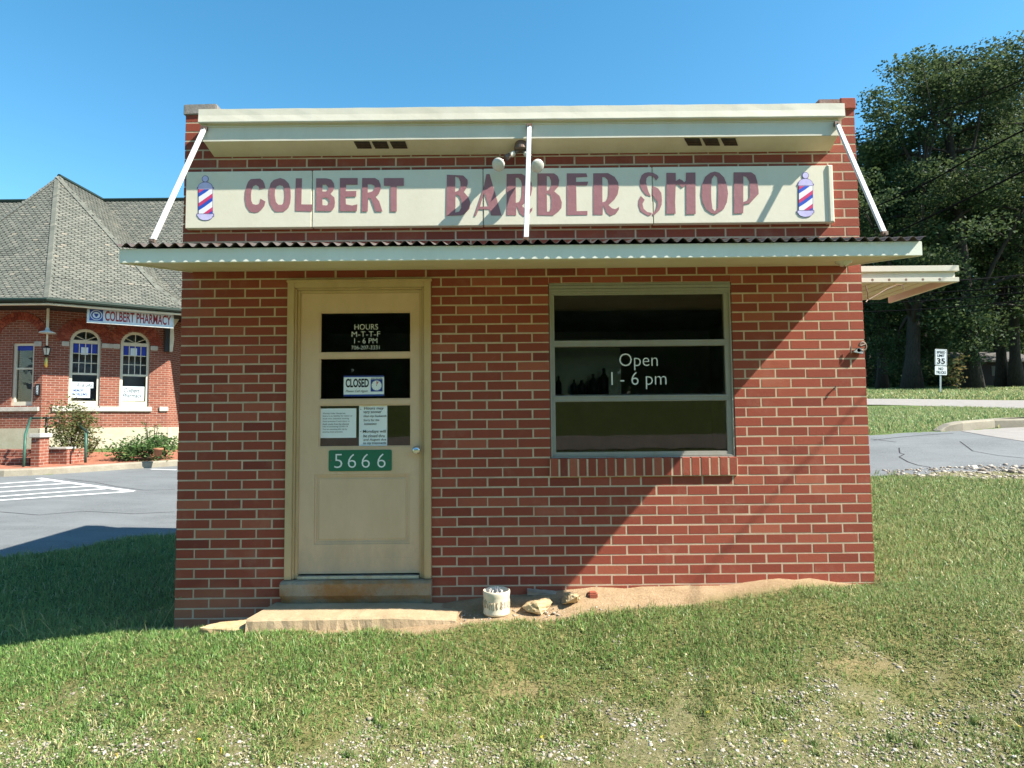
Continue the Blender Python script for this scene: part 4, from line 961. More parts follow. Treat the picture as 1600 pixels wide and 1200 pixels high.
def shard(name, c, s, mat, seed, lab, ang=0):
    """angular broken rock: hull of a few points, roughened"""
    rb = random.Random(seed); bm = bmesh.new()
    for i in range(15):
        v = Vector((rb.gauss(0, 1), rb.gauss(0, 1), rb.gauss(0, 1))).normalized() * rb.uniform(.75, 1.1); bm.verts.new((max(-.8, min(.85, v.x)), max(-.8, min(.8, v.y)), max(-.6, min(.45, v.z))))
    h = bmesh.ops.convex_hull(bm, input=bm.verts[:]); bmesh.ops.delete(bm, geom=[q for q in h['geom_interior'] if isinstance(q, bmesh.types.BMVert)], context='VERTS')
    bmesh.ops.triangulate(bm, faces=bm.faces[:]); bmesh.ops.subdivide_edges(bm, edges=bm.edges[:], cuts=5, use_grid_fill=True); bmesh.ops.triangulate(bm, faces=bm.faces[:]); bm.normal_update()
    co = np.array([v.co[:] for v in bm.verts]); f = fbm(co[:, 0] * 1.1 + co[:, 2] * .9 + seed, co[:, 1] * 1.1 - co[:, 2] * .7, 4.5, seed) - .5
    for v, q in zip(bm.verts, f): v.co += v.normal * float(q) * .22
    ca, sa_ = math.cos(ang), math.sin(ang)
    for v in bm.verts: x, y, z = v.co.x * s[0], v.co.y * s[1], v.co.z * s[2]; v.co = Vector((x * ca - y * sa_, x * sa_ + y * ca, z)) + Vector(c)
    me = bpy.data.meshes.new(name); bm.to_mesh(me); bm.free(); me.materials.append(mat); o = bpy.data.objects.new(name, me); COL.objects.link(o); tag(o, lab, 'rock')
def onground(px, py): p = PG(px, py); p.z = max(p.z, 0) if False else p.z; return p
r1 = PG(838, 957); shard('rock', r1 + Vector((0, .03, .045)), (.125, .10, .075), M['sandrock'], 2, 'flat pitted tan sandstone lying between the crock and the rounder rock', ang=.3)
r2 = PG(893, 950); shard('rock', r2 + Vector((0, .03, .05)), (.085, .08, .085), M['sandrock'], 5, 'rounder pale rock at the right end of the grey plank', ang=1.2)
r3 = PG(345, 991); shard('rock', r3 + Vector((0, .05, .02)), (.19, .10, .085), M['sandrock'], 8, 'jagged clay coloured rock at the left end of the concrete step', ang=.2)
r4 = PG(927, 938); 
mb = MB(); mb.box(r4.x - .035, r4.x + .03, r4.y - .02, r4.y + .05, r4.z - .01, r4.z + .055); o = mb.build('brick_shard', M['brick'], bevel=.010); tag(o, 'small broken red brick shard lying on the clay by the wall', 'brick piece')
q = PG(868, 934); mb = MB(); V = []; nx = 14; rn = random.Random(31)
for i in range(nx + 1):
    t = i / nx; x = q.x - .20 + .40 * t; w_ = .05 - .018 * t * t
    for a, b in ((-.9, 0), (-1, .022), (-.3, .034), (.5, .036), (1, .03), (1, 0)): V.append((x, q.y + .02 + a * w_ + rn.uniform(-.004, .004), q.z - .002 + b * (1 - .3 * t) + .03 * (1 - t) + rn.uniform(-.003, .003)))
mb.add(V, [(i * 6 + j, (i + 1) * 6 + j, (i + 1) * 6 + (j + 1) % 6, i * 6 + (j + 1) % 6) for i in range(nx) for j in range(6)] + [tuple(range(6)), tuple(nx * 6 + j for j in range(5, -1, -1))])
o = mb.build('plank', M['wood']); tag(o, 'short weathered grey plank lying behind the rocks by the wall', 'plank')
cp = PG(776, 958.5); k = .0044 * .98; rr = 21 * k; hh = .158
cr = thing('ashtray_crock', cp, 'cream stoneware crock with brown relief band, full of cigarette butts', 'ashtray'); T = Matrix.Translation(cp)
mb = MB(); mb.lathe([(0, 0), (rr * .94, 0), (rr, .008), (rr * .985, .02), (rr * .97, .028), (rr * .97, .112), (rr * .985, .12), (rr, .128), (rr * 1.015, hh - .012), (rr, hh - .002), (rr * .95, hh), (rr * .88, hh - .008), (rr * .86, .05), (0, .045)], T, 40); mb.build('pot', M['crock'], cr, smooth=True)
mb = MB(); rn = random.Random(3)
for i in range(30):
    a = R(i * 12 + rn.uniform(-4, 4)); z0_ = rn.uniform(.040, .055); pts = []
    for j in range(5): b = a + R(rn.uniform(-3, 3)); pts.append((cp.x + math.cos(b) * rr * .972, cp.y + math.sin(b) * rr * .972, cp.z + z0_ + j * rn.uniform(.010, .0135)))
    mb.tube(pts, .0035, 5)
mb.build('relief_band', M['crockdeco'], cr, smooth=True)
mb = MB(); mb.lathe([(0, hh - .035), (rr * .86, hh - .035)], T, 24); mb.build('ash', M['dark'], cr)
for i in range(11):
    a = rn.uniform(0, 6.28); r_ = rr * .7 * math.sqrt(rn.random()); b = cp + Vector((r_ * math.cos(a), r_ * math.sin(a), hh - .04)); d = Vector((rn.uniform(-.5, .5), rn.uniform(-.5, .5), 1)).normalized(); mb = MB(); mb.tube([b, b + d * rn.uniform(.03, .055)], .0042, 6); mb.build('cigarette_butt', M['butt'], cr)

# --- grass
def in_shop(x, y): return (x > XL - .01) & (x < XR + .01) & (y > -.01) & (y < DEPTH + .02)
slab_zone = lambda x, y: (x > e0.x - .02) & (x < e1.x) & (y > e0.y - .02) & (y < .1)
def scatter(x0, x1, y0, y1, dens):
    n = int((x1 - x0) * (y1 - y0) * dens); x = RNG.uniform(x0, x1, n); y = RNG.uniform(y0, y1, n); z = gz0(x, y); px, py = project(x, y, z)
    m = (px > -420) & (px < 2050) & (py < 1420) & (py > 560) & ~in_shop(x, y) & ~slab_zone(x, y) & ~paved(x, y, -.02); return x[m], y[m], z[m], px[m], py[m]
BL_ = []
def blades(x, y, z, ln, wd, lean, tint):
    n = len(x); a = RNG.uniform(0, 2 * np.pi, n); side = np.c_[-np.sin(a), np.cos(a), np.zeros(n)] * (wd / 2)[:, None]; b = RNG.uniform(0, 2 * np.pi, n)
    side = np.c_[np.cos(a), np.sin(a), np.zeros(n)] * (wd / 2)[:, None]; dr = np.c_[np.cos(b), np.sin(b), np.zeros(n)]
    base = np.c_[x, y, z - .008]; up = np.array([0, 0, 1.0]); l1 = lean * .55; l2 = np.minimum(lean * 1.5, 1.65)
    mid = base + (dr * np.sin(l1)[:, None] + up * np.cos(l1)[:, None]) * (ln * .55)[:, None]; tip = mid + (dr * np.sin(l2)[:, None] + up * np.cos(l2)[:, None]) * (ln * .45)[:, None]
    V = np.stack([base - side, base + side, mid + side * .8, mid - side * .8, tip], 1).reshape(-1, 3); BL_.append((V, np.repeat(tint, 5)))
def zone(x0, x1, y0, y1, dens, l0, l1, w0, w1, dry, near=True):
    x, y, z, px, py = scatter(x0, x1, y0, y1, dens); d = dirt_of(x, y); g = gravel_of(x, y); n = fbm(x, y, 2.3, 50); n2 = fbm(x, y, 7, 60)
    keep = RNG.random(len(x)) < (1 - d) ** 2 * (1 - .52 * g) * (.35 + 1.1 * n2)
    x, y, z, d, g, n, n2 = [q[keep] for q in (x, y, z, d, g, n, n2)]; k = len(x)
    ln = RNG.uniform(l0, l1, k) * (.6 + .8 * n) * (1 - .5 * g); wd = RNG.uniform(w0, w1, k)
    dd = dry + (.22 * sst(-.8, -1.3, y) if near else 0) + .25 * (n - .5)
    ti = np.clip(RNG.normal(.36, .15, k) + .25 * (n2 - .5) + .10 * g, 0, .68); isd = RNG.random(k) < dd; ti[isd] = RNG.uniform(.72, 1, isd.sum())
    lean = np.abs(RNG.normal(.72, .42, k)) + .5 * isd * RNG.random(k); blades(x, y, z, ln, wd, lean, ti)
zone(-4.9, 5.6, -2.5, -.0, 15500, .020, .058, .0040, .0072, .09)
zone(2.55, 10.5, -.25, 4.3, 4600, .035, .075, .005, .010, .05, False)
zone(-8.2, -2.3, -.12, 4.2, 2600, .05, .10, .006, .011, .08, False)
zone(4.5, 17, 5.2, 17.6, 420, .07, .12, .014, .024, .06, False)
zone(13, 36, 20.8, 34, 110, .10, .18, .03, .06, .22, False)
# broadleaf weeds and fallen leaves in the thin turf
wx, wy = [], []
for i in range(150):
    cx, cy = RNG.uniform(-3.4, 3.6), RNG.uniform(-2.1, -.75); k = RNG.integers(8, 34); wx += list(cx + RNG.normal(0, .035, k)); wy += list(cy + RNG.normal(0, .025, k))
wx, wy = np.array(wx), np.array(wy); k = len(wx)
blades(wx, wy, gz0(wx, wy) + .004, RNG.uniform(.012, .026, k), RNG.uniform(.008, .016, k), RNG.uniform(.7, 1.4, k), np.clip(RNG.normal(.25, .15, k), 0, .6))
k = 90; wx, wy = RNG.uniform(-3.3, 3.6, k), RNG.uniform(-2.1, -.4, k); blades(wx, wy, gz0(wx, wy) + .018, RNG.uniform(.02, .04, k), RNG.uniform(.012, .022, k), RNG.uniform(1.1, 1.5, k), RNG.uniform(.74, .86, k))
# tufts along the wall, the step and the asphalt edge
def tufts(n, fx_, ln, wd, k=14):
    xs, ys = [], []
    for i in range(n):
        x, y = fx_(); xs += list(x + RNG.normal(0, .012, k)); ys += list(y + RNG.normal(0, .012, k))
    x, y = np.array(xs), np.array(ys); m = ~in_shop(x, y); x, y = x[m], y[m]; k = len(x)
    blades(x, y, gz0(x, y), RNG.uniform(ln * .5, ln * 1.2, k), RNG.uniform(wd * .7, wd * 1.2, k), np.abs(RNG.normal(.45, .3, k)), np.clip(RNG.normal(.4, .2, k), 0, .9))
tufts(40, lambda: (RNG.uniform(-.4, 2.6), -abs(RNG.normal(.12, .1)) - .02), .045, .004, 7)
tufts(70, lambda: (RNG.uniform(-3.2, 3.4), RNG.uniform(-2.1, -1.15)), .055, .006, 40)
tufts(40, lambda: (RNG.uniform(4.3, 8.5), RNG.uniform(1.6, 3.6)), .08, .008, 10)
def tuf2():
    x = RNG.uniform(-6, -3.4); return x, float(ip(NEAR, x)) - .03
tufts(16, tuf2, .16, .006, 5)
V = np.concatenate([b[0] for b in BL_]); T_ = np.concatenate([b[1] for b in BL_]); n = len(V) // 5
b5 = (np.arange(n) * 5)[:, None]; F = np.concatenate([b5 + np.array([[0, 1, 2, 3]]), b5 + np.array([[3, 2, 4, 4]])], 1)
Fi = np.concatenate([b5 + np.array([[0, 1, 2, 3]]), b5 + np.array([[3, 2, 4]])], 1); cnt = np.tile([4, 3], n)
gs = npmesh('grass', V, Fi, cnt, M['grass'], T_); tag(gs, 'short patchy green and straw coloured grass round the shop', 'grass', kind='stuff')
print('blades', n)
# tall seed stems at the left corner, against the shade
mb = MB(); rn = random.Random(77)
for (bx_, by_), (tx, ty) in (((250, 984), (278, 934)), ((238, 982), (253, 950)), ((45, 1003), (18, 976)), ((45, 1004), (35, 957)), ((88, 998), (62, 967)), ((180, 990), (184, 965)), ((229, 990), (226, 972))):
    a = PG(bx_, by_); r_ = ray(tx, ty); b = EYE + r_ * ((a.y - EYE.y) / r_.y); m = a.lerp(b, .5) + Vector((0, 0, .01)); mb.tube([a, m, b], [.0022, .0018, .0012], 4, 0, .9)
    for k in range(3): d = Vector((rn.uniform(-.5, .9), rn.uniform(-.3, .3), rn.uniform(-.1, .8))).normalized() * .035; mb.tube([b - (b - m) * .08 * k, b - (b - m) * .08 * k + d], [.002, .001], 4, 0, .7)
sm = mb.build('grass_seed_stems', M['grass']); tag(sm, 'tall thin grass seed stems at the left front corner of the shop', 'grass', kind='stuff')

# --- gravel stones
ph = (1 + 5 ** .5) / 2; ico = np.array([(-1, ph, 0), (1, ph, 0), (-1, -ph, 0), (1, -ph, 0), (0, -1, ph), (0, 1, ph), (0, -1, -ph), (0, 1, -ph), (ph, 0, -1), (ph, 0, 1), (-ph, 0, -1), (-ph, 0, 1)]) / 1.9
icf = np.array([(0, 11, 5), (0, 5, 1), (0, 1, 7), (0, 7, 10), (0, 10, 11), (1, 5, 9), (5, 11, 4), (11, 10, 2), (10, 7, 6), (7, 1, 8), (3, 9, 4), (3, 4, 2), (3, 2, 6), (3, 6, 8), (3, 8, 9), (4, 9, 5), (2, 4, 11), (6, 2, 10), (8, 6, 7), (9, 8, 1)])
def stones(x, y, size):
    n = len(x); V = ico[None] * (RNG.uniform(.65, 1.25, (n, 12, 1))) * np.c_[RNG.uniform(.7, 1.3, n), RNG.uniform(.7, 1.3, n), RNG.uniform(.4, .75, n)][:, None, :] * size[:, None, None]
    a = RNG.uniform(0, 6.28, n); c, s_ = np.cos(a)[:, None], np.sin(a)[:, None]; V = np.stack([V[..., 0] * c - V[..., 1] * s_, V[..., 0] * s_ + V[..., 1] * c, V[..., 2]], -1)
    V += np.c_[x, y, gz0(x, y) + size * .12][:, None, :]; return V.reshape(-1, 3), (icf[None] + (np.arange(n) * 12)[:, None, None]).reshape(-1), np.repeat(np.clip(RNG.normal(.55, .25, n), 0, 1), 12)
x = RNG.uniform(-4.6, 5.4, 150000); y = RNG.uniform(-2.6, -.55, 150000); g = gravel_of(x, y); px, py = project(x, y, gz0(x, y)); m = (RNG.random(150000) < g ** 1.4 * .85); x, y = x[m], y[m]
sz = np.clip(RNG.lognormal(math.log(.0050), .45, len(x)), .0025, .015)
x2 = RNG.uniform(4.2, 9, 26000); y2 = RNG.uniform(.5, 3.9, 26000); px2, _ = project(x2, y2, gz0(x2, y2)); m = (gravel_of(x2, y2) > .5) & (px2 < 1640) & (RNG.random(26000) < .28); x2, y2 = x2[m], y2[m]; s2 = np.clip(RNG.lognormal(math.log(.016), .5, len(x2)), .006, .05)
x3 = RNG.uniform(-2.3, 2.6, 3800); y3 = -RNG.random(3800) * .5; m = (dirt_of(x3, y3) > .6) & ~slab_zone(x3, y3); x3, y3 = x3[m], y3[m]; s3 = np.clip(RNG.lognormal(math.log(.0038), .5, len(x3)), .002, .014)
V, F, T_ = stones(np.r_[x, x2, x3], np.r_[y, y2, y3], np.r_[sz, s2, s3]); print('stones', len(V) // 12)
gv = npmesh('gravel', V, F, 3, M['gravel'], T_); tag(gv, 'loose pale gravel scattered over the near ground', 'gravel', kind='stuff')
# tiny yellow flowers
fm = MB(); 
for k in range(5): a = R(72 * k); fm.add([(0, 0, .03), (math.cos(a - .4) * .007, math.sin(a - .4) * .007, .032), (math.cos(a) * .010, math.sin(a) * .010, .031), (math.cos(a + .4) * .007, math.sin(a + .4) * .007, .032)], [(0, 1, 2, 3)])
fm.tube([(0, 0, -.005), (0, 0, .03)], .0015, 4)
f0 = fm.build('yellow_flower', M['yellow'], recalc=False); first = True
for px, py in ((345, 1180), (307, 1165), (185, 1188), (660, 1187), (850, 1160), (1110, 1121), (1228, 1166), (1270, 1119), (1315, 1157), (1380, 1104), (1470, 1138), (1590, 1144)):
    o = f0 if first else f0.copy()
    if not first: COL.objects.link(o)
    first = False; o.location = PG(px, py); o.rotation_euler = (.3, .2, px * .7); tag(o, 'tiny yellow wildflower low in the gravelly grass', 'flower', 'yellow wildflowers in the gravelly grass')
# ------------------------------------------------------------------ depot style building at the left
def D(px, py, d): return P(px, py, d - 4.65)
ZE = D(75, 469.5, 17.2).z                                     # eave height
Ap, Bp = Vector((-17.5, 12.55, ZE)), Vector((D(75, 470, 17.2).x, 12.55, ZE))
Cp = Vector((D(303, 480, 19.2).x, 14.55, ZE)); Dp = Vector((Cp.x, 20.5, ZE)); Ep = Vector((-19.6, 14.6, ZE)); Gp = Vector((-19.6, 20.5, ZE))
Tp = D(92, 276, 20.8); T2 = Vector((Tp.x, 18.45, Tp.z))
ph_root = thing('brick_depot', (-14, 14, gz(-14, 13.6)), 'red brick depot building with grey slate turret roof and arched windows', 'building')
wdir = (Cp - Bp).normalized(); nrm = Vector((wdir.y, -wdir.x, 0)).normalized()
if nrm.y > 0: nrm = -nrm
Bw = D(66, 600, 18.3); Bw.z = 0
def on_f1(px, py): return PPL(px, py, Bw, nrm)
Cw = on_f1(262, 600); LEN = (Vector((Cw.x, Cw.y, 0)) - Vector((Bw.x, Bw.y, 0))).length
ML = Matrix(((wdir.x, -nrm.x, 0, Bw.x), (wdir.y, -nrm.y, 0, Bw.y), (0, 0, 1, 0), (0, 0, 0, 1)))   # local (u, inward, z)
MLi = ML.inverted()
def uz(px, py): q = MLi @ on_f1(px, py); return q.x, q.z
zg = gz(-13, 13.4) - .3; zfd = uz(150, 668)[1]; zsl = (uz(150, 635)[1], uz(150, 643)[1])
def wallq(mb, M_, u0, u1, z0, z1, y=0, m=0):
    mb.M = M_; mb.add([(u0, y, z0), (u1, y, z0), (u1, y, z1), (u0, y, z1)], [(0, 1, 2, 3)], m, .5, [[(u0, z0), (u1, z0), (u1, z1), (u0, z1)]]); mb.M = None
def arch_pts(u0, u1, zs, n=14, sc=1.0):
    c = (u0 + u1) / 2; r_ = (u1 - u0) / 2 * sc; return [(c + r_ * math.cos(math.pi * i / n), zs + r_ * math.sin(math.pi * i / n)) for i in range(n + 1)]
def wall_with_holes(mb, M_, u0, u1, z0, z1, holes, depth=.14, m=0):
    o = [(u0, z0), (u1, z0), (u1, z1), (u0, z1)]; loops = [o] + [h[::-1] for h in holes]
    tr = tessellate_polygon([[Vector((p[0], p[1], 0)) for p in lp] for lp in loops]); flat = [p for lp in loops for p in lp]; mb.M = M_
    mb.add([(p[0], 0, p[1]) for p in flat], [tuple(t) for t in tr], m, .5, [[flat[i] for i in t] for t in tr])
    for h in holes:
        for i in range(len(h)):
            a, b = h[i], h[(i + 1) % len(h)]; mb.add([(a[0], 0, a[1]), (b[0], 0, b[1]), (b[0], depth, b[1]), (a[0], depth, a[1])], [(0, 1, 2, 3)], m, .5, [[(0, a[1]), (.1, a[1] + .01), (.1, b[1]), (0, b[1])]])
    mb.M = None
W1 = (uz(108, 580)[0], uz(156.5, 580)[0]); W2 = (uz(187.5, 580)[0], uz(233, 580)[0]); zsp1 = uz(132, 534)[1]; zsp2 = uz(210, 538)[1]; zsp = (zsp1 + zsp2) / 2
def hole(W): return [(W[0], zsl[0]), (W[1], zsl[0])] + arch_pts(W[0], W[1], zsp)
F0M = Matrix(((-1, 0, 0, Bw.x), (0, 1, 0, Bw.y), (0, 0, 1, 0), (0, 0, 0, 1)))   # local u runs to the left
def uz0(px, py): q = P(px, py, Bw.y); return Bw.x - q.x, q.z
V0 = (uz0(52.5, 580)[0], uz0(19, 580)[0]); z0t, z0b = uz0(35, 536)[1], uz0(35, 634)[1]
mb = MB(); wall_with_holes(mb, ML, 0, LEN, zfd, ZE, [hole(W1), hole(W2)])
h0 = [(V0[0], z0b), (V0[1], z0b), (V0[1], z0t), (V0[0], z0t)]
wall_with_holes(mb, F0M, 0, 3.6, zfd, ZE, [h0])
cwu = Cw.y
F2M = Matrix(((0, -1, 0, Cw.x), (1, 0, 0, Cw.y), (0, 0, 1, 0), (0, 0, 0, 1)))
wallq(mb, F2M, 0, 4, zfd, ZE)
pb = MB(); pb.M = None
mb.build('brick_wall', M['pbrick'], ph_root, recalc=False)
mb = MB(); mb.M = ML; mb.box(-.02, LEN + .02, -.035, .2, zg, zfd); mb.M = F0M; mb.box(.03, 3.7, -.03, .2, zg, zfd - .001); mb.M = F2M; mb.box(.04, 4, -.03, .2, zg, zfd - .002); mb.M = None
mb.build_each('foundation', M['foundation'], ph_root)
mb = MB(); mb.M = ML; mb.box(.25, LEN - .42, -.06, .02, zsl[1], zsl[0]); mb.box(LEN - .22, LEN + .03, -.05, .02, zsl[1] + .01, zsl[0]); mb.M = F0M; mb.box(.06, 3.5, -.06, .02, uz0(30, 643)[1], uz0(30, 636)[1])
mb.M = ML
for W in (W1, W2):
    for a, b in ((W[0] - .20, W[0] - .02), (W[1] + .02, W[1] + .22)): mb.box(a, b, -.03, .02, zsp - .16, zsp - .02)
mb.box(W1[1] + .22, W2[0] - .2, -.03, .02, zsp - .16, zsp - .021)
mb.M = F0M; mb.box(.06, .26, -.03, .02, z0t - .10, z0t + .04); mb.M = None
mb.build_each('stone_block', M['stone'], ph_root, bevel=.012)
# brick arches: rings of voussoirs
mb = MB(); rn = random.Random(4)
def ring(M_, c, zs, r0, r1, a0, a1, n):
    mb.M = M_
    for i in range(n):
        a = R(a0 + (a1 - a0) * (i + .06) / n); b = R(a0 + (a1 - a0) * (i + .94) / n); pts = [(c + r0 * math.cos(a), zs + r0 * math.sin(a)), (c + r1 * math.cos(a), zs + r1 * math.sin(a)), (c + r1 * math.cos(b), zs + r1 * math.sin(b)), (c + r0 * math.cos(b), zs + r0 * math.sin(b))]
        mb.plate([pts], -.022, .01, 0, rn.random())
    mb.M = None
for W in (W1, W2):
    c = (W[0] + W[1]) / 2; r_ = (W[1] - W[0]) / 2
    ring(ML, c, zsp, r_ + .03, r_ + .14, 0, 180, 26); ring(ML, c, zsp, r_ + .15, r_ + .26, 0, 180, 32); ring(ML, c, zsp, r_ + .27, r_ + .33, 0, 180, 36); mb.build('brick_arch', M['brick'], ph_root); mb = MB()
c0 = (V0[0] + V0[1]) / 2 + .12; ring(F0M, c0, z0t + .05, .62, .73, 20, 165, 18); ring(F0M, c0, z0t + .05, .74, .85, 15, 165, 22)
mb.build('brick_arch', M['brick'], ph_root)
# windows
def pane_sheet(o, M_, loops, y, mat, name): mb = MB(); mb.M = M_; mb.plate(loops, y, y + .006); return mb.build(name, mat, o)
for W, sg_ in ((W1, 1), (W2, 2)):
    t = .075; outer = hole(W); inner = [(W[0] + t, zsl[0] + .16), (W[1] - t, zsl[0] + .16)] + arch_pts(W[0] + t, W[1] - t, zsp)
    mb = MB(); mb.M = ML; mb.plate([outer, inner[::-1]], .05, .13); zmid = zsl[0] + (zsp - zsl[0]) * .50
    mb.box(W[0] + t, W[1] - t, .055, .12, zsp - .05, zsp + .05); mb.box(W[0] + t, W[1] - t, .06, .12, zmid - .025, zmid + .035)
    c = (W[0] + W[1]) / 2; r_ = (W[1] - W[0]) / 2 - t; 
    for a in (35, 90, 145): mb.tube([(c, .08, zsp + .05), (c + r_ * math.cos(R(a)), .08, zsp + r_ * math.sin(R(a)))], .012, 6)
    zq = zsp - .05
    for k in (1, 2, 3): u = W[0] + t + (W[1] - W[0] - 2 * t) * k / 4; mb.box(u - .010, u + .010, .078, .1, zmid + .035, zq - .001)
    for k in (.34, .66): z_ = zmid + .035 + (zq - zmid - .035) * k; mb.box(W[0] + t, W[1] - t, .0765, .101, z_ - .010, z_ + .010)
    mb.M = None; wo = mb.build('window', M['ptrim'], ph_root)
    mb = MB(); mb.M = ML; mb.box(W[0] + .03, W[1] - .03, .104, .108, zsl[0] + .1, zsp + (W[1] - W[0]) / 2 - .03); mb.M = None; mb.build('pane', M['glass'], wo)
    mb = MB(); mb.M = ML; z_ = zmid + .035 + (zq - zmid - .035) * .68
    mb.box(W[0] + t + .01, W[1] - t - .01, .096, .1025, z_, zq - .002); mb.M = None; mb.build('stained_glass_band', M['bluestain'], wo)
    mb = MB(); mb.M = ML; mb.box(W[0] - .05, W[1] + .05, .5, .52, zsl[0] - .1, zsp + .8); mb.M = None; mb.build('dark_room', M['dark'], wo)
t = .07; mb = MB(); mb.M = F0M; mb.plate([h0, [(V0[0] + t, z0b + .12), (V0[1] - t, z0b + .12), (V0[1] - t, z0t - t), (V0[0] + t, z0t - t)][::-1]], .05, .13); zm_ = uz0(35, 576)[1]; mb.box(V0[0] + t, V0[1] - t, .06, .12, zm_ - .02, zm_ + .03); mb.M = None; wo = mb.build('window', M['ptrim'], ph_root)
mb = MB(); mb.M = F0M; mb.box(V0[0] + .03, V0[1] - .03, .104, .108, z0b + .05, z0t - .03); mb.build('pane', M['glass'], wo)
mb = MB(); mb.M = F0M; mb.box(V0[0] + t, V0[1] - t, .095, .1025, uz0(35, 547)[1], z0t - t); mb.build('stained_glass_band', M['bluestain'], wo)
mb = MB(); mb.M = F0M; mb.box(V0[0] - .1, V0[1] + .1, .5, .52, z0b - .1, z0t + .1); mb.build('dark_room', M['dark'], wo)

# eaves: dark soffit boards, cream moulding and gutter
ev = [Ep, Ap, Bp, Cp, Dp]
mb = MB(); mb.add([(p.x, p.y, ZE - .015) for p in (Ep, Ap, Bp, Cp, Dp, Gp)] + [(p.x, p.y, ZE - .05) for p in (Ep, Ap, Bp, Cp, Dp, Gp)], [tuple(range(6)), tuple(range(11, 5, -1))] + [(i, (i + 1) % 6, 6 + (i + 1) % 6, 6 + i) for i in range(6)])
eo = mb.build('eave_soffit', M['pdark'], ph_root)
mb = MB(); mb.tube([Vector((p.x, p.y, ZE - .085)) + (p - Vector((-14.4, 17, p.z))).normalized() * -.05 for p in ev], .035, 6); mb.build('eave_moulding', M['ptrim'], eo)
mb = MB(); mb.tube([Vector((p.x, p.y, ZE + .02)) + (p - Vector((-14.4, 17, p.z))).normalized() * .05 for p in ev], .06, 8); mb.build('gutter', M['darkgreen'], eo)
# downspout, then bracket
mb = MB(); a = MLi @ on_f1(73, 600); dz_ = uz(73, 600)[1]; mb.M = ML; mb.box(a.x - .05, a.x + .05, -.10, -.02, zg + .5, ZE - .03, 0); mb.M = None
bk = MB(); bk.M = ML; u1 = uz(268, 540)[0]; bk.box(LEN - .12, LEN + .0, -.16, -.002, uz(262, 550)[1], ZE - .06); bk.M = None; bk.build('bracket_post', M['pdark'], ph_root)
bk = MB(); bk.M = ML; q = [(LEN + .02, uz(266, 550)[1]), (LEN + .10, uz(266, 550)[1]), (LEN + .14, uz(266, 530)[1]), (LEN + .12, uz(266, 512)[1]), (LEN + .30, uz(266, 496)[1]), (LEN + .42, uz(266, 492)[1]), (LEN + .02, uz(266, 490)[1])]; bk.plate([q], -.13, -.05); bk.M = None; bk.build('bracket', M['ptrim'], ph_root)

# slate roof: every shingle is laid, on dark backing
tv = []; tf = []; tt = []; rt = random.Random(21)
def shingle_face(poly, row=.094, w=.172, clip=None):
    """lay hexagonal slates on a planar polygon"""
    n = (poly[1] - poly[0]).cross(poly[2] - poly[0]).normalized()
    if n.z < 0: n = -n
    h = Vector((0, 0, 1)).cross(n).normalized(); s_ = n.cross(h).normalized()
    if s_.z < 0: s_ = -s_; 
    o = poly[0]; p2 = [((p - o).dot(h), (p - o).dot(s_)) for p in poly]; k = len(p2)
    def inside(x, y):
        c = False; j = k - 1
        for i in range(k):
            if (p2[i][1] > y) != (p2[j][1] > y) and x < (p2[j][0] - p2[i][0]) * (y - p2[i][1]) / (p2[j][1] - p2[i][1]) + p2[i][0]: c = not c
            j = i
        return c
    x0, x1 = min(p[0] for p in p2), max(p[0] for p in p2); y0, y1 = min(p[1] for p in p2), max(p[1] for p in p2); r_ = 0; y = y0
    while y < y1:
        x = x0 - (w / 2 if r_ % 2 else 0)
        while x < x1:
            if inside(x + w / 2, y + row * .5) and (clip is None or clip(o + h * (x + w / 2) + s_ * y)):
                g = .008; c_ = w * .30; up = .014 + rt.uniform(0, .008); sh = rt.uniform(-.004, .004); b = len(tv)
                for X, Y, e_ in ((x + g, y + row * .36, up), (x + c_, y + sh, up), (x + w - c_, y + sh, up), (x + w - g, y + row * .36, up), (x + w - g, y + row * 1.15, .002), (x + g, y + row * 1.15, .002)): tv.append(o + h * X + s_ * Y + n * e_)
                tf.append(tuple(b + i for i in range(6))); tf.append((b, b + 1, b + 2, b + 3, b + 3)[:4]); v_ = min(1, max(0, rt.gauss(.48, .2)))
                for X, Y, e_ in ((x + g, y + row * .36, 0), (x + c_, y + sh, 0), (x + w - c_, y + sh, 0), (x + w - g, y + row * .36, 0)): tv.append(o + h * X + s_ * Y + n * e_)
                tf.pop()
                for i in range(3): tf.append((b + i, b + i + 1, b + 7 + i, b + 6 + i))
                tt.extend([v_] * 10)
            x += w
        y += row; r_ += 1
def kick(a, b):  # ring point for the flared foot of the roof
    q = a.lerp(b, .76); return q + Vector((0, 0, -.33))
pl_ = [Ep, Ap, Bp, Cp]; bk_ = MB()
for a, b in ((Ap, Bp), (Bp, Cp), (Ep, Ap)):
    ka, kb = kick(Tp, a), kick(Tp, b)
    for pg in ([Tp, ka, kb], [ka, a, b, kb]):
        bk_.poly(pg)
        if a is not Ep: shingle_face([Vector(p) for p in pg], clip=lambda q: q.x > -17.2)
kc, kd = kick(Tp, Cp), Vector((kick(Tp, Cp).x, 20.5, kick(Tp, Cp).z)); T3 = Vector((T2.x, 20.5, T2.z))
for pg in ([Tp, kc, kd, T3], [kc, Cp, Dp, kd]): bk_.poly(pg); shingle_face([Vector(p) for p in pg])
zr_ = Tp.z - .03; me0, me1 = Vector((-30, 18.42, zr_)), Vector((-4.0, 18.42, zr_)); mb0, mb1 = Vector((-30, 15.1, zr_ - 4.65)), Vector((-4.0, 15.1, zr_ - 4.65))
bk_.poly([me0, mb0, mb1, me1]); shingle_face([me0, mb0, mb1, me1], clip=lambda q: (-15.2 < q.x < -5.0) or (q.x < -15.5 and q.x > -19.5 and q.z > ZE + 2.5))
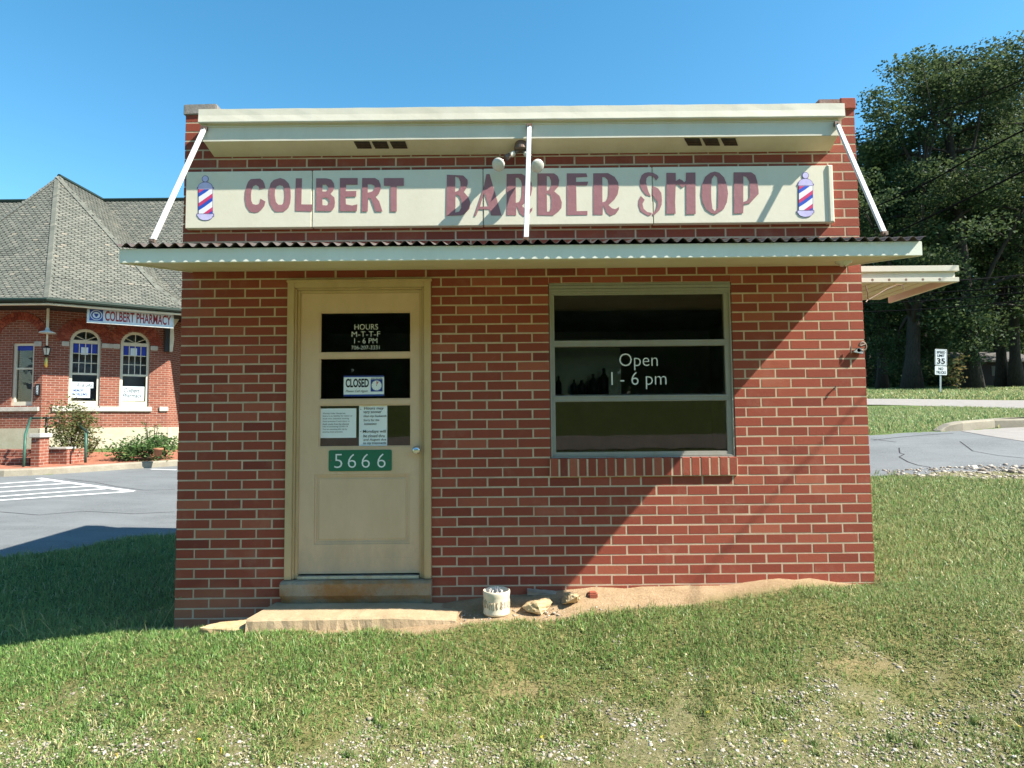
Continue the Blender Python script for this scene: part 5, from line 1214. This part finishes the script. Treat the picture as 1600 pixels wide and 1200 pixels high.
bk_.poly([me0, me1, Vector((-4, 23, ZE)), Vector((-30, 23, ZE))])
ro = bk_.build('roof', M['slateback'], ph_root, recalc=False)
mb = MB(); mb.add(tv, tf); mb.t = tt; mb.build('shingles', M['slate'], ro, recalc=False); print('shingles', len(tt) // 10)
mb = MB(); rt = random.Random(3)
def hipcap(a, b, n):
    d = (b - a); h = Vector((-d.y, d.x, 0)).normalized()
    for i in range(n):
        p, q = a + d * (i / n), a + d * ((i + 1.2) / n); u = Vector((0, 0, 1)); v_ = rt.gauss(.34, .15)
        mb.add([p + h * .12 - u * .05, p + u * .03, p - h * .12 - u * .05, q + h * .12 - u * .03, q + u * .05, q - h * .12 - u * .03], [(0, 1, 4, 3), (1, 2, 5, 4), (3, 4, 5)], 0, v_)
for q in (Ap, Bp, Cp): hipcap(Tp + Vector((0, 0, .0)), kick(Tp, q), 44); hipcap(kick(Tp, q), q, 14)
mb.build('hip_caps', M['slate'], ro, recalc=False)
mb = MB(); mb.tube([Tp + Vector((0, 0, .03)), T2 + Vector((0, 0, .03))], .07, 6); mb.tube([me0 + Vector((0, 0, .04)), me1 + Vector((0, 0, .04))], .07, 6); mb.build_each('ridge_cap', M['darkgreen'], ro)
MBM = Matrix(((1, 0, 0, -26), (0, 1, 0, 16.6), (0, 0, 1, 0), (0, 0, 0, 1))); mb = MB(); wallq(mb, MBM, 0, 20, zg, ZE - .02); wallq(mb, Matrix(((0, -1, 0, -6), (1, 0, 0, 16.6), (0, 0, 1, 0), (0, 0, 0, 1))), 0, 6, zg, ZE - .02); mb.build('main_block', M['pbrick'], ph_root, recalc=False)

# hanging sign under the eave
so = Vector((0, 0, 0)); sp = [on_f1(137, 479), on_f1(270.5, 485), on_f1(270.5, 508.5), on_f1(137, 504)]
off = 1.12; sn = nrm; spl = Bw + nrm * off
SG = [PPL(px, py, spl, nrm) for px, py in ((137, 479.5), (271, 485.5), (271, 508.5), (137, 503.5))]
su = (SG[1] - SG[0]); su.z = 0; SL = su.length; zt_ = SG[0].z; zb_ = SG[3].z; MS = Matrix(((wdir.x, -nrm.x, 0, SG[0].x), (wdir.y, -nrm.y, 0, SG[0].y), (0, 0, 1, 0), (0, 0, 0, 1)))
ps = thing('hanging_shop_sign', (SG[0].x, SG[0].y, zb_), 'white hanging sign with red letters and a blue emblem under the depot eave', 'sign')
mb = MB(); mb.M = MS; mb.box(0, SL, 0, .05, zb_, zt_); mb.build('panel', M['signpaper'], ps)
mb = MB(); mb.M = MS; frame_ring(mb, -.012, SL + .012, zb_ - .012, zt_ + .012, .03, -.012, .058, True); mb.build('frame', M['alum'], ps)
HH = zt_ - zb_; mb = MB(); add_text(mb, 'COLBERT PHARMACY', lambda x, z: MS @ Vector((x, -.004, z)), SL * .195, SL * .972, zb_ + HH * .17, zb_ + HH * .84, bold=.02); mb.build('lettering', M['redprint'], ps, recalc=False)
eb = MB(); eb.M = MS; ex, ez, er = SL * .098, zb_ + HH * .5, HH * .33; eb.box(ex - er * 1.12, ex + er * 1.12, -.004, -.001, ez - er * 1.12, ez + er * 1.12); emo = eb.build('emblem', M['blueprint'], ps)
mb = MB(); circ = lambda r_, n=24: [(ex + r_ * math.cos(2 * math.pi * i / n), ez + r_ * math.sin(2 * math.pi * i / n)) for i in range(n)]
mb.M = MS; mb.plate([circ(er), circ(er * .86)[::-1]], -.007, -.0045); mb.plate([circ(er * .62)], -.007, -.0045); mb.build('emblem_ring', M['signpaper'], emo)
mb = MB(); mb.M = MS; mb.plate([[(ex - er * .36, ez + er * .32), (ex - er * .30, ez - er * .05), (ex - er * .12, ez - er * .22), (ex - er * .22, ez - er * .36), (ex + er * .22, ez - er * .36), (ex + er * .12, ez - er * .22), (ex + er * .30, ez - er * .05), (ex + er * .36, ez + er * .32)]], -.010, -.0075); mb.build('emblem_bowl', M['blueprint'], emo)
mb = MB(); mb.M = MS
for u in (SL * .16, SL * .82): mb.box(u - .03, u + .03, .01, .04, zt_ + .012, ZE - .05)
mb.build_each('hanger', M['pdark'], ps)

# lamp, lantern, number plate, papers in the windows
LB = PPL(74, 519, Bw + nrm * .30, nrm)
lm = thing('eave_lamp', LB, 'white enamel shade lamp hanging from the depot eave', 'light fixture')
mb = MB(); mb.tube([LB + Vector((0, 0, .10)), Vector((LB.x, LB.y, ZE - .03))], .035, 8); mb.build('pipe', M['ptrim'], lm)
mb = MB(); mb.lathe([(.03, .14), (.05, .10), (.06, .05), (.19, .0), (.205, -.03), (.19, -.03), (.05, .02), (0, .03)], Matrix.Translation(LB), 24); mb.build('shade', M['signpaper'], lm, smooth=True)
mb = MB(); mb.tube([LB + Vector((0, 0, .02)), LB + Vector((0, 0, -.38))], .022, 8); mb.build('stem', M['ptrim'], lm)
LN = PPL(73, 549, Bw + nrm * .18, nrm); ln_ = thing('wall_lantern', LN, 'black glass wall lantern with brass tail on the depot corner', 'light fixture'); T = Matrix.Translation(LN)
mb = MB(); mb.lathe([(.03, .16), (.06, .14), (.105, .10), (.11, .09)], T, 6); mb.lathe([(.07, -.10), (.05, -.13), (.02, -.15)], T, 6)
for k in range(6): a = R(60 * k); mb.tube([LN + Vector((math.cos(a) * .105, math.sin(a) * .105, .09)), LN + Vector((math.cos(a) * .068, math.sin(a) * .068, -.10))], .008, 5)
mb.tube([LN + Vector((0, 0, -.14)), LN - nrm * .16 + Vector((0, 0, -.2))], .012, 6); mb.build('cage', M['black'], ln_)
mb = MB(); mb.lathe([(.100, .09), (.064, -.10)], T, 6); mb.build('lantern_glass', M['bulbglass'], ln_)
mb = MB(); mb.lathe([(.0, -.15), (.035, -.19), (.04, -.30), (.045, -.40), (.02, -.46), (0, -.47)], T, 10); mb.build('tail', M['brass'], ln_, smooth=True)
mb = MB(); mb.M = F0M; a = uz0(63.5, 600); b = uz0(56.5, 618.5); mb.box(a[0], b[0], -.05, -.003, b[1], a[1]); mb.M = None
np_ = thing('number_plaque', F0M @ Vector((a[0], -.05, b[1])), 'narrow black upright plaque reading 220 beside the depot corner', 'number sign'); mb.build('backing', M['black'], np_)
mb = MB(); mb.M = F0M; mb.box(a[0] + .03, b[0] - .03, -.054, -.0505, b[1] + .04, a[1] - .04); mb.build('face', M['signpaper'], np_)
mb = MB(); w_, h_ = b[0] - a[0], a[1] - b[1]
for i, ch in enumerate('220'): add_text(mb, ch, lambda x, z: F0M @ Vector((a[0] + b[0] - x, -.057, z)), a[0] + w_ * .30, b[0] - w_ * .30, b[1] + h_ * (.68 - .28 * i), b[1] + h_ * (.89 - .28 * i), bold=.02)
mb.build('numerals', M['black'], np_, recalc=False)
def wpaper(nm, lab, q, lines, mat=None, col=None, ink=None):
    a = uz(q[0], q[3]); b = uz(q[2], q[1]); r_ = thing(nm, ML @ Vector((a[0], .095, a[1])), lab, 'notice'); mb = MB(); mb.M = ML; mb.box(a[0], b[0], .090, .094, a[1], b[1]); mb.build('sheet', M['signpaper'], r_); w_, h_ = b[0] - a[0], b[1] - a[1]
    if lines:
        mb = MB()
        for s_, x0, x1, z0, z1, sh in lines: add_text(mb, s_, lambda x, z: ML @ Vector((x, .086, z)), a[0] + w_ * x0, a[0] + w_ * x1, a[1] + h_ * z0, a[1] + h_ * z1, shear=sh, bold=.01)
        mb.build('lettering', M[ink or 'ink'], r_, recalc=False)
wpaper('window_sign', 'handwritten white pharmacy sign in the lower right arched window', (187.5, 604, 226, 625.5), [('Colbert', .15, .82, .56, .88, .3), ('Pharmacy', .10, .92, .12, .5, .3)], ink='ink')
wpaper('window_sign', 'white poster with blue words low in the left arched window', (107.5, 606, 141, 621), [('MEMORY', .2, .75, .6, .88, 0), ('PROBLEMS?', .08, .92, .2, .5, 0)], ink='blueprint')
wpaper('window_sign', 'pale sheet of script behind the blue worded poster in the left arched window', (109, 597, 146, 605.5), [('Rx & Gifts', .3, .95, .2, .8, .3)], ink='ink')
wpaper('window_sticker', 'square white sticker at the top of the left arched window', (126.5, 542.5, 138, 553.5), None); wpaper('window_sticker', 'square white sticker at the top of the right arched window', (204, 544, 214.5, 555.5), None)

# steps, brick pier, railings, planting
def W_(px, py): return PG(px, py)
def zpaint(x, y): return gz(x, y) + .13
def at_depth(px, py, d): return D(px, py, d)
dr = 14.6; 
rl_ = thing('handrail', at_depth(40, 728, 14.4), 'green and black pipe handrail at the depot steps', 'railing')
def tube_px(pts, r_, mat, nm, par):
    mb = MB(); mb.tube([at_depth(*p) for p in pts], r_, 8); return mb.build(nm, mat, par, smooth=True)
tube_px([(37, 729, 14.3), (38.5, 700, 14.35), (39.5, 680, 14.4), (47.5, 653.5, 15.4)], .028, M['greenrail'], 'post', rl_)
tube_px([(46.5, 653.5, 15.4), (72, 653, 15.6), (98, 652.5, 15.9)], .026, M['darkgreen'], 'top_rail', rl_); tube_px([(72.5, 654, 15.6), (71, 703, 15.6)], .026, M['black'], 'post', rl_)
tube_px([(118, 658, 15.8), (127, 668, 15.3), (137.5, 676, 14.9)], .028, M['darkgreen'], 'sloping_rail', rl_); tube_px([(134.5, 676, 14.9), (133.5, 723, 14.9)], .028, M['greenrail'], 'post', rl_)
def bblock(nm, mat, q, d, dep, par=None, cap=None):
    a = at_depth(q[0], q[3], d); b = at_depth(q[2], q[1], d); mb = MB(); u0, u1 = a.x, b.x
    def bx(x0, x1, y0, y1, z0, z1, m=0):
        mb.add([(x0, y0, z0), (x1, y0, z0), (x1, y0, z1), (x0, y0, z1)], [(0, 1, 2, 3)], m, .5, [[(x0, z0), (x1, z0), (x1, z1), (x0, z1)]])
        mb.add([(x1, y0, z0), (x1, y1, z0), (x1, y1, z1), (x1, y0, z1)], [(0, 1, 2, 3)], m, .5, [[(y0, z0), (y1, z0), (y1, z1), (y0, z1)]])
        mb.add([(x0, y1, z0), (x0, y0, z0), (x0, y0, z1), (x0, y1, z1)], [(0, 1, 2, 3)], m, .5, [[(y0, z0), (y1, z0), (y1, z1), (y0, z1)]])
        mb.add([(x0, y0, z1), (x1, y0, z1), (x1, y1, z1), (x0, y1, z1)], [(0, 1, 2, 3)], m, .5, [[(x0, y0), (x1, y0), (x1, y1), (x0, y1)]])
    bx(u0, u1, a.y, a.y + dep, a.z - .15, b.z); return mb, a, b
mb, a, b = bblock('pier', None, (47.5, 684, 62, 728), 14.4, .3); pr = thing('brick_pier', (a.x, a.y, a.z), 'short brick pier with stone cap beside the depot steps', 'pier'); mb.build('shaft', M['pbrick'], pr, recalc=False)
mb = MB(); mb.box(a.x - .04, b.x + .05, a.y - .04, a.y + .34, b.z + .001, b.z + .10); mb.build('cap', M['stone'], pr, bevel=.015)
mb, a, b = bblock('planter', None, (63.5, 702, 104.5, 722), 14.9, .7); pw = thing('brick_planter_wall', (a.x, a.y, a.z), 'low brick planter wall under the bush by the depot steps', 'low wall'); mb.build('wall', M['pbrick'], pw, recalc=False)
mb = MB(); q = at_depth(84, 711, 14.87); mb.box(a.x - .02, b.x + .02, a.y - .03, a.y + .3, b.z + .001, b.z + .05); mb.build('coping', M['stone'], pw, bevel=.01)
stp = thing('brick_steps', at_depth(20, 728, 14.6), 'worn brick steps up to the depot at the left edge', 'steps')
for k, (y0, y1, d_) in enumerate(((716, 728, 14.6), (703, 716, 15.1))):
    mb, a, b = bblock('tread', None, (-40, y0, 46 - 3 * k, y1), d_, .9); mb.build('tread', M['pbrick'], stp, recalc=False)

# leafy things
def leaf_cloud(pts, size, name, mat, parent=None, o0=None, tint=(.5, .22), flat=.5, aspect=.5):
    """rhombic leaves at points (n,3)"""
    pts = np.asarray(pts); n = len(pts); a = RNG.normal(0, 1, (n, 3)); a[:, 2] *= flat; a /= np.linalg.norm(a, axis=1)[:, None]; b = np.cross(a, RNG.normal(0, 1, (n, 3))); b /= np.linalg.norm(b, axis=1)[:, None]
    s_ = (size * RNG.uniform(.6, 1.3, n))[:, None]; V = np.stack([pts - a * s_ * .5, pts + b * s_ * aspect * .5 + a * s_ * .05, pts + a * s_ * .5, pts - b * s_ * aspect * .5 + a * s_ * .05], 1).reshape(-1, 3)
    t = np.repeat(np.clip(RNG.normal(tint[0], tint[1], n), 0, 1), 4); return npmesh(name, V, np.arange(4 * n), 4, mat, t, parent=parent, o0=o0)
def bush(px, py, d, w, h, n, lab, mat, size, nm='shrub', stems=9, base_h=.0):
    b = at_depth(px, py, d); b.z -= .05; r_ = thing(nm, b, lab, 'shrub'); mb = MB(); rb = random.Random(px); P_ = []
    for i in range(stems):
        a = rb.uniform(0, 6.28); tp = b + Vector((math.cos(a) * w * rb.uniform(.1, .5), math.sin(a) * w * rb.uniform(.1, .5), h * rb.uniform(.55, 1))); m_ = b.lerp(tp, .5) + Vector((math.cos(a) * w * .08, math.sin(a) * w * .08, 0)); mb.tube([b, m_, tp], [.018, .012, .005], 5)
        for j in range(n // stems): t = max(.16, rb.random() ** .6); c = (b.lerp(m_, t * 2) if t < .5 else m_.lerp(tp, t * 2 - 1)); s_ = w * .17 * (1.2 - .5 * t); P_.append(c + Vector((rb.gauss(0, s_), rb.gauss(0, s_), rb.gauss(0, s_ * .7))))
    mb.build('stem', M['bark'], r_); leaf_cloud(np.array([p[:] for p in P_]), size, 'foliage', mat, r_, b, (.45, .25)); return r_
bush(108, 712, 15.5, 1.0, 1.42, 2900, 'loose brownish green bush growing beside the green handrail', M['shrubleaf'], .075)
bush(143, 705, 16.3, .5, .5, 260, 'small sparse plant at the depot wall right of the bush', M['shrubleaf'], .07, 'plant', 6)
bush(197, 714, 15.9, .8, .42, 700, 'low leafy green plant left of the terracotta pot', M['bedleaf'], .085, 'plant', 10)
bush(226, 712, 16.0, .9, .50, 800, 'low leafy green plant behind the terracotta pot', M['bedleaf'], .085, 'plant', 10)
bush(258, 709, 16.3, .9, .5, 800, 'low leafy green plant right of the terracotta pot beside the brick corner', M['bedleaf'], .085, 'plant', 10)
bush(238, 706, 16.6, .5, 1.0, 170, 'tall feathery plant rising above the low plants by the depot', M['bedleaf'], .07, 'plant', 6)
pt = at_depth(247, 713, 15.6); po = thing('flower_pot', pt, 'terracotta flower pot standing among low green plants', 'flower pot'); mb = MB()
mb.lathe([(0, 0), (.07, 0), (.10, .15), (.115, .155), (.115, .2), (.10, .2), (.09, .15), (0, .14)], Matrix.Translation(pt), 18); mb.build('pot', M['terracotta'], po, smooth=True)
# ------------------------------------------------------------------ trees at the right
def tree_parts(seed, h, tr, crown, lean=0.0, n_leaf=16000, size=.26, limbs=13, trunk_top=.8, mat=None):
    """tapered trunk, limbs, leaf sprays in clumps; base at the origin. crown = (cx, cz, rx, rz)"""
    rb = random.Random(seed); mb = MB(); cx, cz, rx, rz = crown; path = []; n = 9
    for i in range(n + 1): t = i / n; path.append(Vector((lean * t ** 1.4 + .25 * math.sin(t * 5 + seed) * t, .25 * math.sin(t * 4 + seed * 2) * t, h * trunk_top * t)))
    mb.tube(path, [tr * (1.55 if i == 0 else 1) * (1 - .78 * (i / n)) for i in range(n + 1)], 10)
    clumps = []
    for i in range(limbs):
        t = rb.uniform(.2, 1.0); k = min(n - 1, int(t * n)); b = path[k].lerp(path[k + 1], t * n - k); a = i * 2.4 + rb.uniform(-.5, .5); q = math.sqrt(rb.uniform(.15, 1)); el = rb.uniform(-1.0, 1.0)
        ce = math.sqrt(max(.12, 1 - el * el)); e_ = Vector((cx + math.cos(a) * rx * q * ce, math.sin(a) * rx * q * ce, cz + rz * el * .95))
        if e_.z < b.z - 2.5: e_.z = b.z - rb.uniform(0, 2)
        m_ = b.lerp(e_, .5) + Vector((rb.uniform(-.4, .4), rb.uniform(-.4, .4), rb.uniform(.3, 1.0))); r0 = tr * .42 * (1 - .5 * t); mb.tube([b, b.lerp(m_, .55) + Vector((0, 0, .2)), m_, e_], [r0, r0 * .75, r0 * .5, r0 * .18], 6)
        clumps.append((e_, rb.uniform(.9, 1.7))); clumps.append((m_.lerp(e_, .45), rb.uniform(.8, 1.4)))
        for j in range(3): d = Vector((rb.uniform(-1, 1), rb.uniform(-1, 1), rb.uniform(-.6, .8))) * 2.2; f = e_ + d; mb.tube([m_.lerp(e_, .5), f], [r0 * .22, .02], 4); clumps.append((f, rb.uniform(.7, 1.5)))
    w = np.array([c[1] ** 2 for c in clumps]); w /= w.sum(); idx = RNG.choice(len(clumps), n_leaf, p=w); C = np.array([c[0][:] for c in clumps])[idx]; S_ = np.array([c[1] for c in clumps])[idx]
    d = RNG.normal(0, 1, (n_leaf, 3)); d /= np.linalg.norm(d, axis=1)[:, None]; r_ = RNG.random(n_leaf) ** .55; off = d * (r_ * S_)[:, None] * np.array([1.15, 1.15, .62]); 
    pts = C + off; return mb, pts
TREES = []
def tree(seed, px, py, d, h, tr, crown, lab, lean=0, n=16000, size=.26, limbs=13, tt=.8, group='trees across the road'):
    b = P(px, py, d - 4.65); b.z = min(b.z, gz(b.x, b.y)) - .05; mb, pts = tree_parts(seed, h, tr, crown, lean, n, size, limbs, tt)
    r_ = thing('shade_tree', b, lab, 'tree', group); 
    mb.v = [v + b for v in mb.v]; mb.build('trunk', M['bark'], r_, smooth=True)
    leaf_cloud(pts, size, 'crown', M['leaf'], r_, None, (.45, .24), .55, .62); TREES.append(r_); return r_
tree(1, 1425, 611, 38, 20.5, .44, (.8, 9.8, 5.2, 9.2), 'broad tree with a leaning bent trunk left of the speed limit sign', 1.9, 42000, .2, limbs=25)
tree(2, 1520, 608, 38, 22.5, .42, (1.2, 11.2, 5.0, 10.6), 'tallest tree with a straight thick trunk right of the speed limit sign', -.5, 44000, .2, limbs=27, tt=.9)
tree(3, 1379, 603, 43, 17, .30, (-.6, 9.0, 4.2, 7.2), 'slim dark trunked tree close to the shop corner', .3, 26000, .21, limbs=16)
tree(4, 1567, 600, 43, 21, .33, (1.0, 10.0, 4.8, 9.6), 'forked tree in front of the dark shed', .9, 30000, .22, limbs=20)
tree(5, 1588, 600, 42, 22, .34, (2.0, 10.8, 4.8, 10.0), 'tree beside the forked one at the right edge of the picture', .4, 30000, .22, limbs=20)
tree(6, 1445, 596, 56, 27, .4, (0, 16.5, 6.0, 9.5), 'tree standing back behind the leaning bent trunk', 0, 13000, .34)
tree(7, 1540, 594, 58, 29, .4, (1, 18, 6.5, 11), 'tall tree standing back behind the shed', 0, 13000, .34)
tree(8, 1356, 598, 60, 22, .35, (-1.5, 14, 5.5, 8.5), 'rear tree showing over the right end of the parapet', 0, 11000, .34)
tree(9, 1670, 600, 46, 23, .4, (0, 13.5, 5.5, 9), 'tree just past the right edge of the picture', 0, 9000, .34)
for sd_, px_, w_ in ((31, 1372, 'left'), (32, 1462, 'middle'), (33, 1560, 'right')):
    tree(sd_, px_, 597, 50, 15, .3, (0, 7.0, 4.6, 6.6), 'low bushy tree in the dark second row, ' + w_ + ' of three', 0, 17000, .3, limbs=18)
# one far mass of woodland behind them
n = 52000; x = RNG.uniform(20, 95, n); y = RNG.uniform(72, 92, n); top = 9 + 9 * fbm(x, y * .3, .12, 91) ; z = RNG.random(n) ** .8 * top; g = gz0(x, y)
o = leaf_cloud(np.c_[x, y, g + z], .95, 'woodland', M['leaf'], None, None, (.2, .18), .5, .7); tag(o, 'far dark woodland closing the view behind the trees', 'woodland', kind='stuff')
n = 9000; x = RNG.uniform(27, 46, n); y = 45 + RNG.normal(0, 1.5, n) + (x > 34) * 3.5; top = 1.0 + 4.5 * sst(.38, .75, fbm(x, y * .2, .3, 17)); z = RNG.random(n) * top
o = leaf_cloud(np.c_[x, y, gz0(x, y) + z], .34, 'undergrowth', M['leaf'], None, None, (.3, .25), .5, .5); tag(o, 'dark undergrowth between the trunks across the road', 'undergrowth', kind='stuff')
bu = []
for px, py, d_, w, h, lab in ((1494, 606, 36.5, 1.3, 2.2, 'pale green arching bush right behind the speed limit sign'), (1388, 596, 55, 2.2, 2.6, 'far sunlit bush between the slim tree and the leaning trunk')):
    bush(px, py, d_, w, h, 420, lab, M['shrubleaf'], .26)
# woodland facing the shop, seen in its windows
n = 30000; x = RNG.uniform(-60, 60, n); y = RNG.uniform(-54, -47, n); top = 9 + 7 * fbm(x, y * .3, .09, 71); z = RNG.random(n) ** .8 * top
o = leaf_cloud(np.c_[x, y, gz0(x, y) + z], 1.6, 'woodland', M['leaf'], None, None, (.5, .22), .5, .75); tag(o, 'tree line facing the shop, mirrored in its window panes', 'woodland', kind='stuff')

# street facing the shop, behind the camera, mirrored in the panes
SA = curve([(-60, -22), (-15, -17.8), (0, -16.6), (15, -17.6), (60, -23)]); SB = (SA[0], SA[1] - 3.6)
sheet('street', SA, SB, np.arange(-50, 50, 1.0), 10, M['roadpale'], .03)
# --- shed
sb = P(1547, 601, 45 - 4.65); sb.z = gz(sb.x, sb.y); sd = thing('shed', sb, 'dark low shed with grey roof behind the tree trunks', 'shed')
sw, sh_ = 1.7, 1.75; mb = MB(); mb.box(sb.x - sw, sb.x + sw + 1, sb.y, sb.y + 3, sb.z - .4, sb.z + sh_); mb.build('wall', M['shedwall'], sd)
mb = MB(); a = sb; mb.add([(a.x - sw - .4, a.y - .5, a.z + sh_), (a.x + sw + 1.4, a.y - .5, a.z + sh_), (a.x + sw + 1.4, a.y + 1.5, a.z + sh_ + .8), (a.x - sw - .4, a.y + 1.5, a.z + sh_ + .8), (a.x - sw - .4, a.y + 3.4, a.z + sh_), (a.x + sw + 1.4, a.y + 3.4, a.z + sh_),
  (a.x - sw - .4, a.y - .5, a.z + sh_ - .1), (a.x + sw + 1.4, a.y - .5, a.z + sh_ - .1), (a.x + sw + 1.4, a.y + 3.4, a.z + sh_ - .1), (a.x - sw - .4, a.y + 3.4, a.z + sh_ - .1)], [(0, 1, 2, 3), (3, 2, 5, 4), (0, 6, 7, 1), (1, 7, 8, 5, 2), (4, 9, 6, 0, 3), (5, 8, 9, 4), (6, 9, 8, 7)]); mb.build('roof', M['shedroof'], sd)
mb = MB(); mb.box(sb.x + .15, sb.x + .5, sb.y - .03, sb.y - .005, sb.z + .7, sb.z + 1.4); mb.build('window', M['shedroof'], sd)
mb = MB(); mb.box(sb.x - sw - .25, sb.x - sw + .06, sb.y - .12, sb.y - .04, sb.z + .1, sb.z + sh_ - .1); mb.build('door', M['signmetal'], sd)

# --- speed limit sign
dS = 32.0; a = P(1470, 613, dS - 4.65); gzv = gz(a.x, a.y); ss = thing('speed_limit_sign', (a.x, a.y, gzv), 'white speed limit 35 sign over a no trucks plate on a thin post', 'road sign')
tl = P(1465.5, 545.5, dS - 4.65); br = P(1485.5, 571, dS - 4.65); t2 = P(1462.5, 571.5, dS - 4.65); b2 = P(1482.5, 585, dS - 4.65)
xm = (tl.x + br.x) / 2; tilt = math.atan2((t2.x - tl.x), tl.z - t2.z) * .6
MT = Matrix.Translation((a.x, a.y, gzv)) @ Matrix.Rotation(.055, 4, 'Y')
hz_ = tl.z - gzv; w_ = br.x - tl.x; h1 = tl.z - br.z; h2 = t2.z - b2.z
mb = MB(); mb.M = MT; mb.box(-.035, .035, .012, .05, -.3, hz_ - .1); mb.M = None; mb.build('post', M['post'], ss)
mb = MB(); mb.M = MT; mb.plate([rrect(-w_ / 2, w_ / 2, hz_ - h1, hz_, .05)], -.004, .004); b1 = mb.build('speed_plate', M['signmetal'], ss)
mb = MB(); mb.M = MT; mb.plate([rrect(-w_ / 2, w_ / 2, hz_ - h1 - h2 - .03, hz_ - h1 - .03, .04)], -.004, .004); b2_ = mb.build('truck_plate', M['signmetal'], ss)
def fs(x, z): return MT @ Vector((x, -.008, z))
mb = MB()
for s_, x0, z0, z1 in (('SPEED', .36, .73, .88), ('LIMIT', .31, .53, .68), ('35', .34, .10, .45)): add_text(mb, s_, fs, -w_ * x0, w_ * x0, hz_ - h1 * (1 - z0), hz_ - h1 * (1 - z1), bold=.03)
mb.plate([[(p[0], p[1]) for p in rrect(-w_ * .46, w_ * .46, hz_ - h1 * .965, hz_ - h1 * .035, .04)], [(p[0], p[1]) for p in rrect(-w_ * .44, w_ * .44, hz_ - h1 * .95, hz_ - h1 * .05, .03)][::-1]], -.0075, -.0045, tf=lambda x, y, z: MT @ Vector((x, y, z)))
mb.build('lettering', M['black'], b1, recalc=False)
mb = MB(); zt_ = hz_ - h1 - .03
for s_, x0, z0, z1 in (('NO', .2, .55, .86), ('TRUCKS', .40, .14, .44)): add_text(mb, s_, fs, -w_ * x0, w_ * x0, zt_ - h2 * (1 - z0), zt_ - h2 * (1 - z1), bold=.02)
mb.build('lettering', M['black'], b2_, recalc=False)

# --- overhead cables
def cable(lab, pts, r_, n=14):
    pts = [Vector(p) for p in pts]; out = []
    for i in range(len(pts) - 1):
        p0 = pts[max(i - 1, 0)]; p1 = pts[i]; p2 = pts[i + 1]; p3 = pts[min(i + 2, len(pts) - 1)]
        for k in range(n): t = k / n; out.append(.5 * ((2 * p1) + (p2 - p0) * t + (2 * p0 - 5 * p1 + 4 * p2 - p3) * t * t + (3 * p1 - p0 - 3 * p2 + p3) * t ** 3))
    out.append(pts[-1]); mb = MB(); mb.tube(out, r_, 6); o = mb.build('overhead_cable', M['wire'], smooth=True); tag(o, lab, 'cable', 'overhead utility cables')
dq = lambda px, py, d: P(px, py, d - 4.65)
cable('thick black cable slanting from the parapet corner up to the right edge', [(5.8, -6.5, 5.1), (5.8, -1.0, 5.06), dq(1600, 124, 7.25), dq(1340, 212, 11.5), dq(1250, 238, 14)], .007)
cable('thick black cable crossing the middle of the trees from the right edge', [dq(1680, 165, 7.5), dq(1600, 203, 8.6), dq(1517, 247, 10), dq(1430, 295, 12), dq(1300, 352, 15)], .013)
cable('twisted black cable slanting from the awning corner up to the right edge', [dq(1700, 215, 6.2), dq(1600, 267, 7.2), dq(1500, 316, 8.2), dq(1390, 368, 9.6), dq(1330, 392, 10.5)], .011)
cable('thin wire leaving the tip of the side awning towards the right', [dq(1496, 438, 6.0), dq(1550, 434, 8.0), dq(1640, 425, 12)], .007)
for k, (y0, y1) in enumerate(((455, 447), (467, 457), (480, 470))):
    cable(('highest', 'middle', 'lowest')[k] + ' of three thin power lines along the far road', [dq(1200, y0 + 12, 29), dq(1430, y0 + 4, 28), dq(1600, y1, 27), dq(1800, y1 - 16, 26)], .022)
